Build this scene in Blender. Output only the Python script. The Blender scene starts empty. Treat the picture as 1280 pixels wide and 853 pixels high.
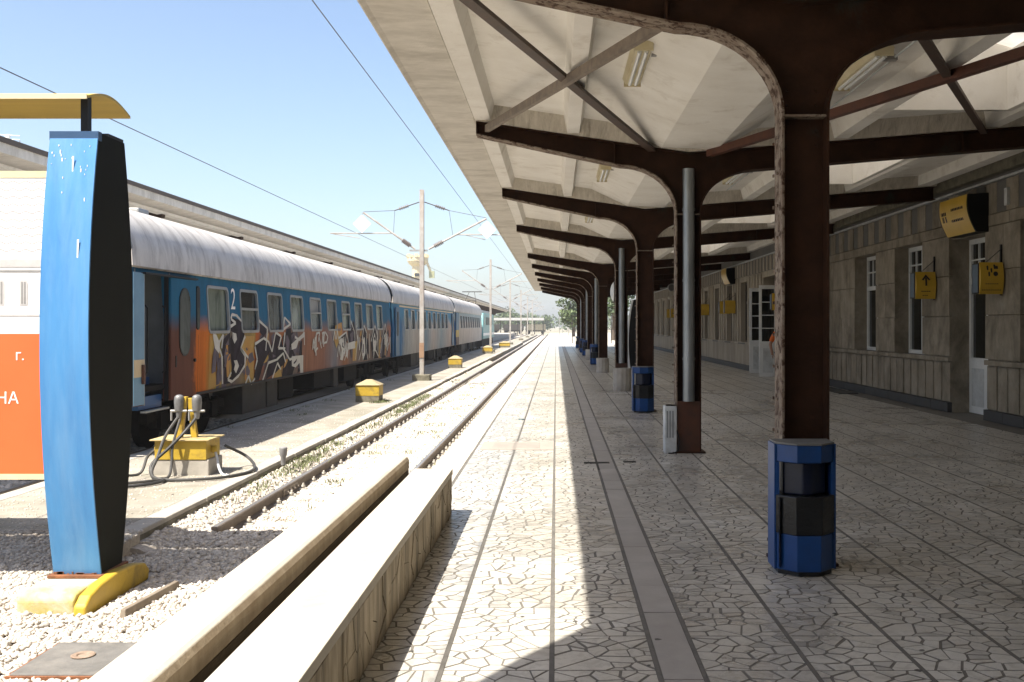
import bpy, math, random
import numpy as np
from mathutils import Vector, Matrix
R = math.radians
random.seed(7)
rng = np.random.default_rng(7)
scene = bpy.context.scene
COL = scene.collection

# ------------------------------------------------------------------ camera, sky, sun, exposure
EYE = 1.62
cam_d = bpy.data.cameras.new("camera")
cam = bpy.data.objects.new("camera", cam_d)
COL.objects.link(cam)
cam.location = (0, 0, EYE)
cam.rotation_euler = (R(90), 0, 0)
cam_d.lens = 35
cam_d.sensor_width = 36
cam_d.shift_x = -0.0430
cam_d.shift_y = -0.0148
cam_d.clip_end = 4000
scene.camera = cam

SUN_DIR = Vector((0.42, 0.42, -1.0)).normalized()
elev = math.asin(-SUN_DIR.z)
world = bpy.data.worlds.new("World")
scene.world = world
world.use_nodes = True
wn = world.node_tree
wn.nodes.clear()
sky = wn.nodes.new("ShaderNodeTexSky")
sky.sky_type = 'NISHITA'
sky.sun_disc = False
sky.sun_elevation = elev
sky.sun_rotation = R(225)
sky.air_density = 0.95
sky.dust_density = 2.5
sky.ozone_density = 0.8
sky.altitude = 300
bg = wn.nodes.new("ShaderNodeBackground")
bg.inputs['Strength'].default_value = 0.105
wo = wn.nodes.new("ShaderNodeOutputWorld")
wn.links.new(sky.outputs[0], bg.inputs[0])
wn.links.new(bg.outputs[0], wo.inputs[0])

sun_d = bpy.data.lights.new("sun", 'SUN')
sun_d.energy = 5.0
sun_d.angle = R(0.53)
sun_d.color = (1.0, 0.93, 0.82)
sun = bpy.data.objects.new("sun", sun_d)
COL.objects.link(sun)
sun.rotation_euler = SUN_DIR.to_track_quat('-Z', 'Y').to_euler()
sun.location = (-30, -30, 70)

scene.view_settings.view_transform = 'Standard'
scene.view_settings.look = 'None'
scene.view_settings.exposure = 1.26
scene.view_settings.gamma = 1.0
scene.view_settings.use_curve_mapping = False
scene.render.engine = 'CYCLES'
try:
    scene.cycles.use_denoising = True
    scene.cycles.max_bounces = 8
    scene.cycles.diffuse_bounces = 5
    scene.cycles.transparent_max_bounces = 8
    scene.cycles.sample_clamp_indirect = 6
except Exception:
    pass

# ------------------------------------------------------------------ helpers
class MB:
    """collects geometry, then builds one mesh object"""
    def __init__(s):
        s.v = []; s.f = []; s.smooth = False
    def add(s, vs, fs):
        o = len(s.v)
        s.v.extend([tuple(p) for p in vs])
        s.f.extend([tuple(i + o for i in f) for f in fs])
        return s
    def box(s, x0, x1, y0, y1, z0, z1):
        vs = [(x0,y0,z0),(x1,y0,z0),(x1,y1,z0),(x0,y1,z0),(x0,y0,z1),(x1,y0,z1),(x1,y1,z1),(x0,y1,z1)]
        fs = [(0,3,2,1),(4,5,6,7),(0,1,5,4),(1,2,6,5),(2,3,7,6),(3,0,4,7)]
        return s.add(vs, fs)
    def hexa(s, vs):
        return s.add(vs, [(0,3,2,1),(4,5,6,7),(0,1,5,4),(1,2,6,5),(2,3,7,6),(3,0,4,7)])
    def prism(s, poly, axis, a, b):
        """poly: 2D points; axis 'x': (y,z), 'y': (x,z), 'z': (x,y)"""
        n = len(poly)
        def p3(p, t):
            return {'x': (t, p[0], p[1]), 'y': (p[0], t, p[1]), 'z': (p[0], p[1], t)}[axis]
        vs = [p3(p, a) for p in poly] + [p3(p, b) for p in poly]
        area = sum(poly[i][0]*poly[(i+1)%n][1] - poly[(i+1)%n][0]*poly[i][1] for i in range(n))
        up = (area > 0) == (b > a)
        if axis == 'y': up = not up
        fs = [tuple(range(n-1,-1,-1)), tuple(range(n, 2*n))] + [(i, (i+1)%n, n+(i+1)%n, n+i) for i in range(n)]
        if not up: fs = [tuple(reversed(f)) for f in fs]
        return s.add(vs, fs)
    def tube(s, p0, p1, r, n=10, r1=None, cap=True):
        p0 = Vector(p0); p1 = Vector(p1); r1 = r if r1 is None else r1
        d = (p1-p0).normalized()
        u = d.orthogonal().normalized(); w = d.cross(u)
        vs = []
        for p, rr in ((p0, r), (p1, r1)):
            for i in range(n):
                a = 2*math.pi*i/n
                vs.append(p + u*math.cos(a)*rr + w*math.sin(a)*rr)
        fs = [(i, (i+1)%n, n+(i+1)%n, n+i) for i in range(n)]
        if cap: fs += [tuple(range(n-1,-1,-1)), tuple(range(n, 2*n))]
        return s.add(vs, fs)
    def path(s, pts, r, n=6):
        pts = [Vector(p) for p in pts]
        rings = []
        u = None
        for i, p in enumerate(pts):
            d = (pts[min(i+1, len(pts)-1)] - pts[max(i-1, 0)]).normalized()
            u = d.orthogonal().normalized() if u is None else (u - d*u.dot(d)).normalized()
            w = d.cross(u)
            rr = r[i] if isinstance(r, (list, tuple)) else r
            rings.append([p + u*math.cos(2*math.pi*k/n)*rr + w*math.sin(2*math.pi*k/n)*rr for k in range(n)])
        vs = [q for ring in rings for q in ring]
        fs = []
        for i in range(len(pts)-1):
            for k in range(n):
                fs.append((i*n+k, i*n+(k+1)%n, (i+1)*n+(k+1)%n, (i+1)*n+k))
        fs += [tuple(range(n-1,-1,-1)), tuple(range((len(pts)-1)*n, len(pts)*n))]
        return s.add(vs, fs)
    def lathe(s, prof, c, n=20, axis='z'):
        """prof: (r, t) pairs"""
        vs = []
        for r, t in prof:
            for i in range(n):
                a = 2*math.pi*i/n
                q = (r*math.cos(a), r*math.sin(a), t)
                if axis == 'y': q = (q[0], q[2], q[1])
                if axis == 'x': q = (q[2], q[0], q[1])
                vs.append((c[0]+q[0], c[1]+q[1], c[2]+q[2]))
        fs = []
        m = len(prof)
        for j in range(m-1):
            for i in range(n):
                f = (j*n+i, j*n+(i+1)%n, (j+1)*n+(i+1)%n, (j+1)*n+i)
                fs.append(f)
        fs += [tuple(range(n-1,-1,-1)), tuple(range((m-1)*n, m*n))]
        if axis == 'y': fs = [tuple(reversed(f)) for f in fs]
        return s.add(vs, fs)
    def build(s, name, mat, parent=None, bev=0, smooth=False, seg=2):
        me = bpy.data.meshes.new(name)
        me.from_pydata(s.v, [], s.f)
        if mat: me.materials.append(mat)
        if smooth:
            me.polygons.foreach_set('use_smooth', [True]*len(me.polygons))
            me.update()
            try: me.set_sharp_from_angle(angle=R(40))
            except Exception: pass
        o = bpy.data.objects.new(name, me)
        COL.objects.link(o)
        if parent is not None: adopt(o, parent)
        if bev:
            m = o.modifiers.new("bevel", 'BEVEL'); m.width = bev; m.segments = seg; m.limit_method = 'ANGLE'
        return o

def root_of(o):
    t = Vector((0,0,0)); p = o
    while p is not None:
        t += p.location
        p = p.parent
    return t
def adopt(o, parent):
    o.parent = parent
    # children are modelled in world coordinates: cancel the root empty's offset
    top = parent
    while top.parent: top = top.parent
    if parent.parent is None:
        o.matrix_parent_inverse = Matrix.Translation(-parent.location)
def tag(o, label=None, cat=None, group=None, kind=None):
    if label: o['label'] = label
    if cat: o['category'] = cat
    if group: o['group'] = group
    if kind: o['kind'] = kind
    return o
def thing(name, label, cat, loc=(0,0,0), group=None):
    o = bpy.data.objects.new(name, None)
    o.empty_display_size = 0.2
    COL.objects.link(o)
    o.location = loc
    return tag(o, label, cat, group)
def dup(root, delta, label=None, rotz=0):
    r = root.copy(); COL.objects.link(r)
    r.location = root.location + Vector(delta)
    r.rotation_euler.z += rotz
    if label: r['label'] = label
    for ch in root.children:
        c = ch.copy(); COL.objects.link(c); c.parent = r
        c.matrix_parent_inverse = ch.matrix_parent_inverse
        for g in ch.children:
            d = g.copy(); COL.objects.link(d); d.parent = c
            d.matrix_parent_inverse = g.matrix_parent_inverse
    return r
def mesh_np(name, verts, faces, mat, parent=None, smooth=False):
    """verts (N,3), faces (M,k) arrays"""
    me = bpy.data.meshes.new(name)
    verts = np.asarray(verts, dtype=np.float32); faces = np.asarray(faces, dtype=np.int32)
    k = faces.shape[1]
    me.vertices.add(len(verts)); me.vertices.foreach_set('co', verts.ravel())
    me.loops.add(faces.size); me.loops.foreach_set('vertex_index', faces.ravel())
    me.polygons.add(len(faces))
    me.polygons.foreach_set('loop_start', np.arange(0, faces.size, k, dtype=np.int32))
    try: me.polygons.foreach_set('loop_total', np.full(len(faces), k, dtype=np.int32))
    except Exception: pass
    me.update(calc_edges=True); me.validate()
    if smooth: me.polygons.foreach_set('use_smooth', np.ones(len(faces), dtype=bool))
    me.materials.append(mat)
    o = bpy.data.objects.new(name, me); COL.objects.link(o)
    if parent is not None: adopt(o, parent)
    return o

# ------------------------------------------------------------------ materials
def lin(c):
    return tuple((x/12.92 if x <= 0.04045 else ((x+0.055)/1.055)**2.4) for x in c)
MATS = {}
def new_mat(name):
    m = bpy.data.materials.new(name); m.use_nodes = True
    nt = m.node_tree
    b = nt.nodes['Principled BSDF']
    return m, nt, b
def N(nt, t, **kw):
    n = nt.nodes.new(t)
    for k, v in kw.items(): setattr(n, k, v)
    return n
def ramp(nt, stops, fac=None, interp='LINEAR'):
    r = N(nt, 'ShaderNodeValToRGB'); r.color_ramp.interpolation = interp
    e = r.color_ramp.elements
    while len(e) < len(stops): e.new(0.5)
    for el, (p, c) in zip(e, stops):
        el.position = p; el.color = tuple(c)+(1,) if len(c) == 3 else c
    if fac is not None: nt.links.new(fac, r.inputs[0])
    return r
def noise(nt, scale, detail=5, rough=0.6, vec=None, dist=0):
    n = N(nt, 'ShaderNodeTexNoise'); n.inputs['Scale'].default_value = scale
    n.inputs['Detail'].default_value = detail; n.inputs['Roughness'].default_value = rough
    n.inputs['Distortion'].default_value = dist
    if vec is not None: nt.links.new(vec, n.inputs['Vector'])
    return n
def mixc(nt, fac, a, b, blend='MIX'):
    m = N(nt, 'ShaderNodeMix', data_type='RGBA', blend_type=blend)
    for sock, val in ((m.inputs['Factor'], fac), (m.inputs[6], a), (m.inputs[7], b)):
        if hasattr(val, 'links') or hasattr(val, 'is_output'): nt.links.new(val, sock)
        elif isinstance(val, (int, float)): sock.default_value = val
        else: sock.default_value = tuple(val)+(1,) if len(val) == 3 else val
    return m.outputs[2]
def math_n(nt, op, a, b=None, clamp=False):
    m = N(nt, 'ShaderNodeMath', operation=op); m.use_clamp = clamp
    for sock, val in ((m.inputs[0], a), (m.inputs[1], b)):
        if val is None: continue
        if isinstance(val, (int, float)): sock.default_value = val
        else: nt.links.new(val, sock)
    return m.outputs[0]
def coords(nt, scale=(1,1,1), out='Object'):
    tc = N(nt, 'ShaderNodeTexCoord'); mp = N(nt, 'ShaderNodeMapping')
    mp.inputs['Scale'].default_value = scale
    nt.links.new(tc.outputs[out], mp.inputs[0])
    return mp.outputs[0]
def bump(nt, b, h, strength=0.3, dist=0.02):
    bp = N(nt, 'ShaderNodeBump'); bp.inputs['Strength'].default_value = strength; bp.inputs['Distance'].default_value = dist
    nt.links.new(h, bp.inputs['Height']); nt.links.new(bp.outputs[0], b.inputs['Normal'])
def M(name, c1, c2=None, scale=4, rough=0.7, metal=0, bmp=0.15, stretch=(1,1,1), stain=None, stain_amt=0.5, stain_scale=1.2,
      stain_lo=0.45, stain_hi=0.7, island=0.0, spec=0.5, rvar=0.1, fine=40, stain_stretch=None, coat=0):
    if name in MATS: return MATS[name]
    m, nt, b = new_mat(name)
    v = coords(nt, stretch)
    n = noise(nt, scale, 7, 0.62, v)
    c2 = c2 or tuple(x*0.75 for x in c1)
    r = ramp(nt, [(0.3, c2), (0.7, c1)], n.outputs['Fac'])
    col = r.outputs[0]
    if stain:
        sv = coords(nt, stain_stretch) if stain_stretch else v
        n2 = noise(nt, stain_scale, 8, 0.7, sv, 0.4)
        f = ramp(nt, [(stain_lo, (0,0,0)), (stain_hi, (stain_amt,)*3)], n2.outputs['Fac'])
        col = mixc(nt, f.outputs[0], col, stain)
    if island:
        g = N(nt, 'ShaderNodeNewGeometry')
        rr = ramp(nt, [(0, (1-island,)*3), (1, (1+island*0.6,)*3)], g.outputs['Random Per Island'])
        col = mixc(nt, 1.0, col, rr.outputs[0], 'MULTIPLY')
    nt.links.new(col, b.inputs['Base Color'])
    nf = noise(nt, fine, 4, 0.6, v)
    rm = N(nt, 'ShaderNodeMapRange')
    rm.inputs['To Min'].default_value = max(0.02, rough-rvar); rm.inputs['To Max'].default_value = min(1, rough+rvar)
    nt.links.new(n.outputs['Fac'], rm.inputs[0]); nt.links.new(rm.outputs[0], b.inputs['Roughness'])
    b.inputs['Metallic'].default_value = metal
    b.inputs['Specular IOR Level'].default_value = spec
    if coat: b.inputs['Coat Weight'].default_value = coat
    if bmp: bump(nt, b, nf.outputs['Fac'], bmp, 0.01)
    MATS[name] = m
    return m

def mat_marble():
    m, nt, b = new_mat('marble_fragment')
    v = coords(nt)
    g = N(nt, 'ShaderNodeNewGeometry')
    r = ramp(nt, [(0.0, (0.38,0.37,0.345)), (0.25, (0.50,0.486,0.45)), (0.55, (0.56,0.546,0.508)), (0.85, (0.53,0.50,0.45)), (1.0, (0.62,0.61,0.58))], g.outputs['Random Per Island'])
    n = noise(nt, 9, 8, 0.7, v, 1.5)
    vein = ramp(nt, [(0.40, (0.70,0.69,0.67)), (0.52, (1,1,1)), (0.75, (1.04,1.02,0.98))], n.outputs['Fac'])
    col = mixc(nt, 0.7, r.outputs[0], vein.outputs[0], 'MULTIPLY')
    n2 = noise(nt, 0.7, 8, 0.65, v, 0.3)
    dirt = ramp(nt, [(0.42, (0.72,0.70,0.67)), (0.62, (1,1,1))], n2.outputs['Fac'])
    col = mixc(nt, 0.8, col, dirt.outputs[0], 'MULTIPLY')
    nt.links.new(col, b.inputs['Base Color'])
    rr = ramp(nt, [(0.3, (0.22,)*3), (0.75, (0.40,)*3)], n2.outputs['Fac'])
    nt.links.new(rr.outputs[0], b.inputs['Roughness'])
    b.inputs['Specular IOR Level'].default_value = 0.45
    nf = noise(nt, 30, 4, 0.6, v)
    bump(nt, b, nf.outputs['Fac'], 0.06, 0.004)
    return m
MARBLE = mat_marble()

def mat_far_paving():
    m, nt, b = new_mat('marble_paving_far')
    v = coords(nt)
    vo = N(nt, 'ShaderNodeTexVoronoi', feature='DISTANCE_TO_EDGE'); vo.inputs['Scale'].default_value = 7
    vc = N(nt, 'ShaderNodeTexVoronoi'); vc.inputs['Scale'].default_value = 7
    nt.links.new(v, vo.inputs['Vector']); nt.links.new(v, vc.inputs['Vector'])
    cr = ramp(nt, [(0, (0.40,0.385,0.355)), (0.4, (0.52,0.505,0.465)), (1, (0.60,0.59,0.555))], vc.outputs['Color'])
    edge = ramp(nt, [(0.02, (1,1,1)), (0.05, (0,0,0))], vo.outputs['Distance'])
    col = mixc(nt, edge.outputs[0], cr.outputs[0], (0.13,0.12,0.105))
    n2 = noise(nt, 0.7, 8, 0.65, v, 0.3)
    dirt = ramp(nt, [(0.42, (0.70,0.67,0.62)), (0.62, (1,1,1))], n2.outputs['Fac'])
    col = mixc(nt, 0.8, col, dirt.outputs[0], 'MULTIPLY')
    nt.links.new(col, b.inputs['Base Color'])
    b.inputs['Roughness'].default_value = 0.30
    return m
FARPAVE = mat_far_paving()
GROUT = M('grout', (0.18,0.168,0.148), (0.11,0.102,0.09), 14, 0.85, bmp=0.3, stain=(0.10,0.09,0.08), stain_scale=1.5)
GROUT_STRIP = M('grout_strip', (0.15,0.14,0.125), (0.09,0.085,0.075), 10, 0.8, bmp=0.3)
SLAB = M('border_slab', (0.40,0.38,0.355), (0.29,0.275,0.26), 3, 0.5, bmp=0.12, island=0.25, stain=(0.26,0.24,0.22), stain_scale=1.1, stain_amt=0.6)
EDGE = M('edge_stone', (0.60,0.56,0.50), (0.46,0.43,0.38), 4, 0.75, bmp=0.25, island=0.15, stain=(0.34,0.31,0.27), stain_scale=1.6)
CONC = M('concrete', (0.46,0.43,0.38), (0.32,0.30,0.26), 3, 0.85, bmp=0.35, stain=(0.20,0.18,0.15), stain_scale=1.4)
CONC_W = M('concrete_pale', (0.52,0.485,0.415), (0.42,0.385,0.32), 2.2, 0.85, bmp=0.25, stain=(0.34,0.29,0.22), stain_scale=1.3, stain_amt=0.6)
CONC_D = M('concrete_dark', (0.22,0.20,0.15), (0.08,0.075,0.05), 6, 0.95, bmp=0.5)
SOFFIT = M('soffit_plaster', (0.84,0.82,0.77), (0.74,0.71,0.65), 2.0, 0.9, bmp=0.25, stain=(0.42,0.36,0.28), stain_scale=2.4, stain_amt=0.5, stain_lo=0.54, stain_hi=0.74)
SOFFIT_B = M('soffit_board_marked', (0.68,0.645,0.585), (0.56,0.53,0.47), 5, 0.92, bmp=0.5, stretch=(1,2.2,1), stain=(0.30,0.27,0.225), stain_scale=1.0, stain_amt=0.6)
SOFFIT_R = M('soffit_rib_grimy', (0.62,0.575,0.50), (0.44,0.40,0.33), 7, 0.92, bmp=0.8, fine=22, stretch=(2.5,1,0.6), stain=(0.20,0.17,0.13), stain_scale=3.5, stain_amt=0.7, stain_lo=0.5, stain_hi=0.7)
STEEL = M('brown_steel', (0.056,0.026,0.0145), (0.026,0.013,0.008), 5, 0.65, spec=0.15, bmp=0.25, stain=(0.03,0.05,0.045), stain_scale=1.3, stain_amt=0.6, stain_lo=0.58, stain_hi=0.68)
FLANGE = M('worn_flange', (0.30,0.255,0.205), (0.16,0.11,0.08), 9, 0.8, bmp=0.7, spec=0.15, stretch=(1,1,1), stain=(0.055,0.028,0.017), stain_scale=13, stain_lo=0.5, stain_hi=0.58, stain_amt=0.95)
BRACE = M('brown_brace', (0.085,0.05,0.034), (0.04,0.025,0.018), 8, 0.6, bmp=0.2)
BRACE_G = M('dusty_brace', (0.26,0.21,0.16), (0.13,0.10,0.08), 8, 0.7, bmp=0.2)
PIPE = M('zinc_pipe', (0.36,0.38,0.39), (0.22,0.24,0.25), 5, 0.42, metal=0.6, bmp=0.1, stretch=(1,1,0.4))
RUSTPLATE = M('orange_primer', (0.10,0.032,0.012), (0.03,0.017,0.011), 3.2, 0.6, bmp=0.2)
BIN_BLUE = M('bin_blue', (0.008,0.065,0.24), (0.005,0.042,0.16), 3, 0.38, bmp=0.06, stain=(0.02,0.04,0.09), stain_amt=0.5)
BIN_BLACK = M('bin_black', (0.012,0.013,0.014), (0.008,0.008,0.009), 4, 0.3, bmp=0.9, fine=9, stretch=(1,1,1.8))
GREYTOP = M('grey_top', (0.20,0.20,0.19), (0.10,0.10,0.10), 8, 0.6)
TRAV = M('travertine', (0.36,0.32,0.255), (0.215,0.185,0.14), 3.6, 0.75, spec=0.2, bmp=0.4, stretch=(1,1.3,0.8), island=0.42, stain=(0.07,0.056,0.038), stain_scale=1.3, stain_amt=0.7)
TRAV_D = M('travertine_grey', (0.145,0.14,0.13), (0.095,0.092,0.086), 3, 0.7, bmp=0.2, island=0.2)
TRAV_FAR = M('travertine_far', (0.44,0.39,0.31), (0.30,0.26,0.20), 1.6, 0.75, bmp=0.2, stretch=(1,1.4,0.3), stain=(0.11,0.09,0.065), stain_scale=0.9)
JOINT = M('wall_joint', (0.12,0.10,0.075), (0.07,0.06,0.045), 4, 0.95)
PLINTH = M('dark_plinth', (0.06,0.06,0.06), (0.035,0.035,0.035), 5, 0.6, bmp=0.25, island=0.2)
WHITE = M('white_frame', (0.74,0.76,0.76), (0.62,0.64,0.64), 3, 0.4, bmp=0.05)
WHITE_OLD = M('white_cabinet', (0.62,0.65,0.66), (0.47,0.50,0.51), 4, 0.5, bmp=0.1, stain=(0.22,0.20,0.18), stain_scale=3)
YELLOW_SIGN = M('yellow_sign', (0.62,0.40,0.045), (0.52,0.33,0.035), 3, 0.35, bmp=0.04)
BLACK = M('black_paint', (0.014,0.014,0.015), (0.009,0.009,0.009), 5, 0.5, spec=0.2, bmp=0.08)
INK = M('dark_print', (0.02,0.02,0.025), (0.02,0.02,0.025), 5, 0.6, bmp=0)
SIGN_END = M('sign_end_blue', (0.05,0.09,0.14), (0.03,0.05,0.08), 4, 0.4)
GLASS_D = M('dark_glass', (0.018,0.020,0.019), (0.010,0.011,0.010), 1.5, 0.08, bmp=0, rvar=0.04, spec=0.6)
TOTEM_BLUE = M('totem_blue', (0.062,0.24,0.50), (0.045,0.18,0.41), 1.5, 0.42, bmp=0.12, stretch=(6,6,0.6), stain=(0.17,0.32,0.50), stain_scale=0.9, stain_amt=0.4)
TOTEM_TOP = M('totem_cap_blue', (0.02,0.07,0.16), None, 4, 0.5)
TOTEM_SIDE = M('totem_side_charcoal', (0.016,0.017,0.014), (0.010,0.011,0.009), 2, 0.75, bmp=0.15, spec=0.08)
BIRD = M('bird_lime', (0.75,0.74,0.70), (0.6,0.6,0.57), 20, 0.9)
RUST = M('rust', (0.26,0.10,0.04), (0.11,0.045,0.02), 12, 0.9, bmp=0.5)
YELLOW = M('yellow_paint', (0.50,0.34,0.03), (0.38,0.25,0.02), 3, 0.55, bmp=0.15, stain=(0.16,0.11,0.03), stain_scale=3, stain_amt=0.7, stain_lo=0.52, stain_hi=0.66)
YELLOW_OLD = M('yellow_paint_worn', (0.52,0.46,0.22), (0.44,0.36,0.10), 4, 0.8, bmp=0.5, spec=0.2, stain=(0.54,0.51,0.42), stain_scale=2.0, stain_amt=0.9, stain_lo=0.40, stain_hi=0.6)
YELLOW_ROOF = M('yellow_board', (0.60,0.42,0.08), (0.48,0.32,0.05), 2, 0.55, bmp=0.15, stretch=(0.4,4,4))
CREAM = M('cream_frame', (0.66,0.58,0.36), (0.55,0.48,0.3), 4, 0.6)
GALV = M('galvanised', (0.38,0.375,0.36), (0.26,0.255,0.24), 5, 0.5, metal=0.35, bmp=0.1)
MAST = M('mast_paint', (0.42,0.40,0.37), (0.30,0.28,0.25), 4, 0.6, bmp=0.15, stain=(0.26,0.15,0.09), stain_scale=2.5, stain_amt=0.6)
WIRE = M('wire', (0.10,0.09,0.085), (0.06,0.055,0.05), 5, 0.6)
INSUL = M('insulator', (0.16,0.12,0.10), (0.10,0.08,0.07), 5, 0.3)
RAIL_SIDE = M('rail_rust', (0.20,0.165,0.135), (0.12,0.098,0.08), 8, 0.8, bmp=0.3)
RAIL_TOP = M('rail_polished', (0.42,0.40,0.37), (0.28,0.26,0.23), 6, 0.38, metal=0.7, bmp=0.05, stretch=(1,0.1,1))
BALLAST = M('ballast_stone', (0.62,0.575,0.51), (0.46,0.42,0.37), 12, 0.9, bmp=0.4, island=0.35, stain=(0.30,0.235,0.17), stain_scale=0.9, stain_amt=0.55, stain_lo=0.5, stain_hi=0.68)
BALLAST_G = M('ballast_bed', (0.54,0.49,0.43), (0.30,0.27,0.235), 30, 0.95, bmp=0.8, stain=(0.30,0.26,0.2), stain_scale=0.5)
EARTH = M('earth', (0.36,0.32,0.25), (0.24,0.21,0.16), 0.7, 0.95, bmp=0.4, stain=(0.16,0.18,0.08), stain_scale=0.12, stain_amt=0.7)
SLEEPER = M('sleeper_concrete', (0.50,0.47,0.42), (0.36,0.34,0.30), 6, 0.9, bmp=0.35, stain=(0.25,0.2,0.15), stain_scale=4)
HOSE = M('rubber_hose', (0.035,0.036,0.038), (0.02,0.02,0.02), 8, 0.6)
HOSE_G = M('grey_hose', (0.06,0.058,0.055), (0.035,0.034,0.032), 8, 0.6)
LEAF = M('leaf', (0.11,0.15,0.05), (0.06,0.09,0.03), 0.6, 0.6, bmp=0, island=0.35)
LEAF2 = M('leaf_dark', (0.055,0.09,0.03), (0.03,0.05,0.018), 0.6, 0.6, bmp=0, island=0.35)
GRASS = M('grass_blade', (0.17,0.19,0.075), (0.10,0.12,0.045), 2, 0.7, bmp=0, island=0.5)
BARK = M('bark', (0.12,0.09,0.065), (0.06,0.045,0.035), 6, 0.9, bmp=0.5, stretch=(1,1,0.3))
# train
ROOFM = M('train_roof', (0.62,0.59,0.55), (0.46,0.43,0.395), 1.1, 0.62, bmp=0.1, stretch=(1,2.4,1), stain=(0.13,0.10,0.08), stain_scale=1.3, stain_amt=0.7, stain_lo=0.48, stain_hi=0.72, stain_stretch=(0.7,2.4,0.7))
CAR_BLUE = M('car_blue', (0.014,0.115,0.23), (0.010,0.085,0.18), 2, 0.42, bmp=0.05, stain=(0.05,0.13,0.20), stain_scale=1.5, stain_amt=0.5, spec=0.15)
CAR_CREAM = M('car_cream', (0.62,0.50,0.32), (0.50,0.40,0.25), 3, 0.5)
UNDER = M('underframe', (0.018,0.015,0.013), (0.009,0.008,0.007), 4, 0.8, spec=0.1, bmp=0.3)
UNDER_G = M('underframe_box', (0.07,0.067,0.062), (0.04,0.038,0.035), 3, 0.7, spec=0.15, bmp=0.2, stain=(0.05,0.03,0.02), stain_scale=2)
ALU = M('window_alu', (0.36,0.37,0.37), (0.25,0.26,0.26), 4, 0.45, metal=0.5, bmp=0.05)
INT_GREY = M('vestibule_grey', (0.20,0.22,0.23), (0.13,0.145,0.15), 2, 0.5)
INT_BLUE = M('step_blue', (0.015,0.09,0.25), None, 3, 0.5)
ORANGE_SHIRT = M('orange_shirt', (0.75,0.16,0.02), (0.6,0.12,0.015), 6, 0.9)
JEANS = M('jeans', (0.03,0.07,0.16), (0.02,0.045,0.1), 8, 0.9)
SKIN = M('skin', (0.34,0.19,0.13), (0.28,0.15,0.10), 6, 0.55, bmp=0.05)
HAIR = M('hair', (0.02,0.015,0.012), None, 10, 0.6)

def mat_train_glass(name, c1, c2):
    m, nt, b = new_mat(name)
    v = coords(nt, (1, 1.2, 0.35))
    n = noise(nt, 2.6, 5, 0.6, v, 1.2)
    r = ramp(nt, [(0.30, c2), (0.72, c1)], n.outputs['Fac'])
    nt.links.new(r.outputs[0], b.inputs['Base Color'])
    b.inputs['Roughness'].default_value = 0.12
    b.inputs['Specular IOR Level'].default_value = 0.6
    return m
T_GLASS = mat_train_glass('coach_window_glass', (0.17,0.19,0.18), (0.05,0.06,0.055))
T_GLASS2 = mat_train_glass('coach_window_glass_greenish', (0.24,0.28,0.23), (0.07,0.09,0.07))

def mat_spray(name, y0, y1, stops, upper, zmid, zvar, streak=0.5):
    """sprayed paint: blue upper body, colours along the coach below a ragged, soft line (flat paint)"""
    m, nt, b = new_mat(name)
    tc = N(nt, 'ShaderNodeTexCoord'); sp = N(nt, 'ShaderNodeSeparateXYZ')
    nt.links.new(tc.outputs['Object'], sp.inputs[0])
    v = coords(nt)
    nz = noise(nt, 1.3, 6, 0.65, v, 0.5)
    nw = math_n(nt, 'MULTIPLY', math_n(nt, 'SUBTRACT', nz.outputs['Fac'], 0.5), 1.3)
    yy = math_n(nt, 'ADD', sp.outputs['Y'], nw)
    t = math_n(nt, 'DIVIDE', math_n(nt, 'SUBTRACT', yy, y0), y1-y0, True)
    rc = ramp(nt, stops, t)
    n2 = noise(nt, 1.0, 7, 0.7, coords(nt, (1, 4, 0.7)), 0.3)
    d2 = ramp(nt, [(0.38, (0.55,0.52,0.50)), (0.60, (1.05,1.02,1.0))], n2.outputs['Fac'])
    low = mixc(nt, streak, rc.outputs[0], d2.outputs[0], 'MULTIPLY')
    nzz = noise(nt, 0.9, 5, 0.55, coords(nt, (1, 1.2, 0.5)), 0.8)
    zz = math_n(nt, 'ADD', sp.outputs['Z'], math_n(nt, 'MULTIPLY', math_n(nt, 'SUBTRACT', nzz.outputs['Fac'], 0.5), zvar))
    f = N(nt, 'ShaderNodeMapRange'); f.inputs['From Min'].default_value = zmid-0.16; f.inputs['From Max'].default_value = zmid+0.16
    nt.links.new(zz, f.inputs[0])
    up = mixc(nt, 0.35, upper, d2.outputs[0], 'MULTIPLY')
    col = mixc(nt, f.outputs[0], low, up)
    nt.links.new(col, b.inputs['Base Color'])
    b.inputs['Roughness'].default_value = 0.7
    b.inputs['Specular IOR Level'].default_value = 0.12
    return m
SPRAY1 = mat_spray('coach_spray_paint', 16.0, 39.0,
    [(0.0,(0.115,0.045,0.03)), (0.065,(0.13,0.05,0.03)), (0.075,(0.55,0.14,0.012)), (0.10,(0.55,0.15,0.015)), (0.125,(0.34,0.27,0.06)), (0.16,(0.12,0.09,0.085)),
     (0.22,(0.34,0.24,0.07)), (0.235,(0.50,0.13,0.02)), (0.26,(0.12,0.09,0.09)), (0.32,(0.42,0.13,0.03)), (0.36,(0.17,0.14,0.12)), (0.42,(0.32,0.14,0.075)),
     (0.50,(0.29,0.13,0.08)), (0.56,(0.22,0.22,0.24)), (0.62,(0.34,0.14,0.06)), (0.68,(0.19,0.16,0.145)), (0.76,(0.27,0.17,0.11)), (0.84,(0.18,0.155,0.14)), (0.92,(0.24,0.175,0.14)), (1.0,(0.36,0.11,0.05))],
    (0.012,0.115,0.215), 1.66, 0.55)
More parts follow.
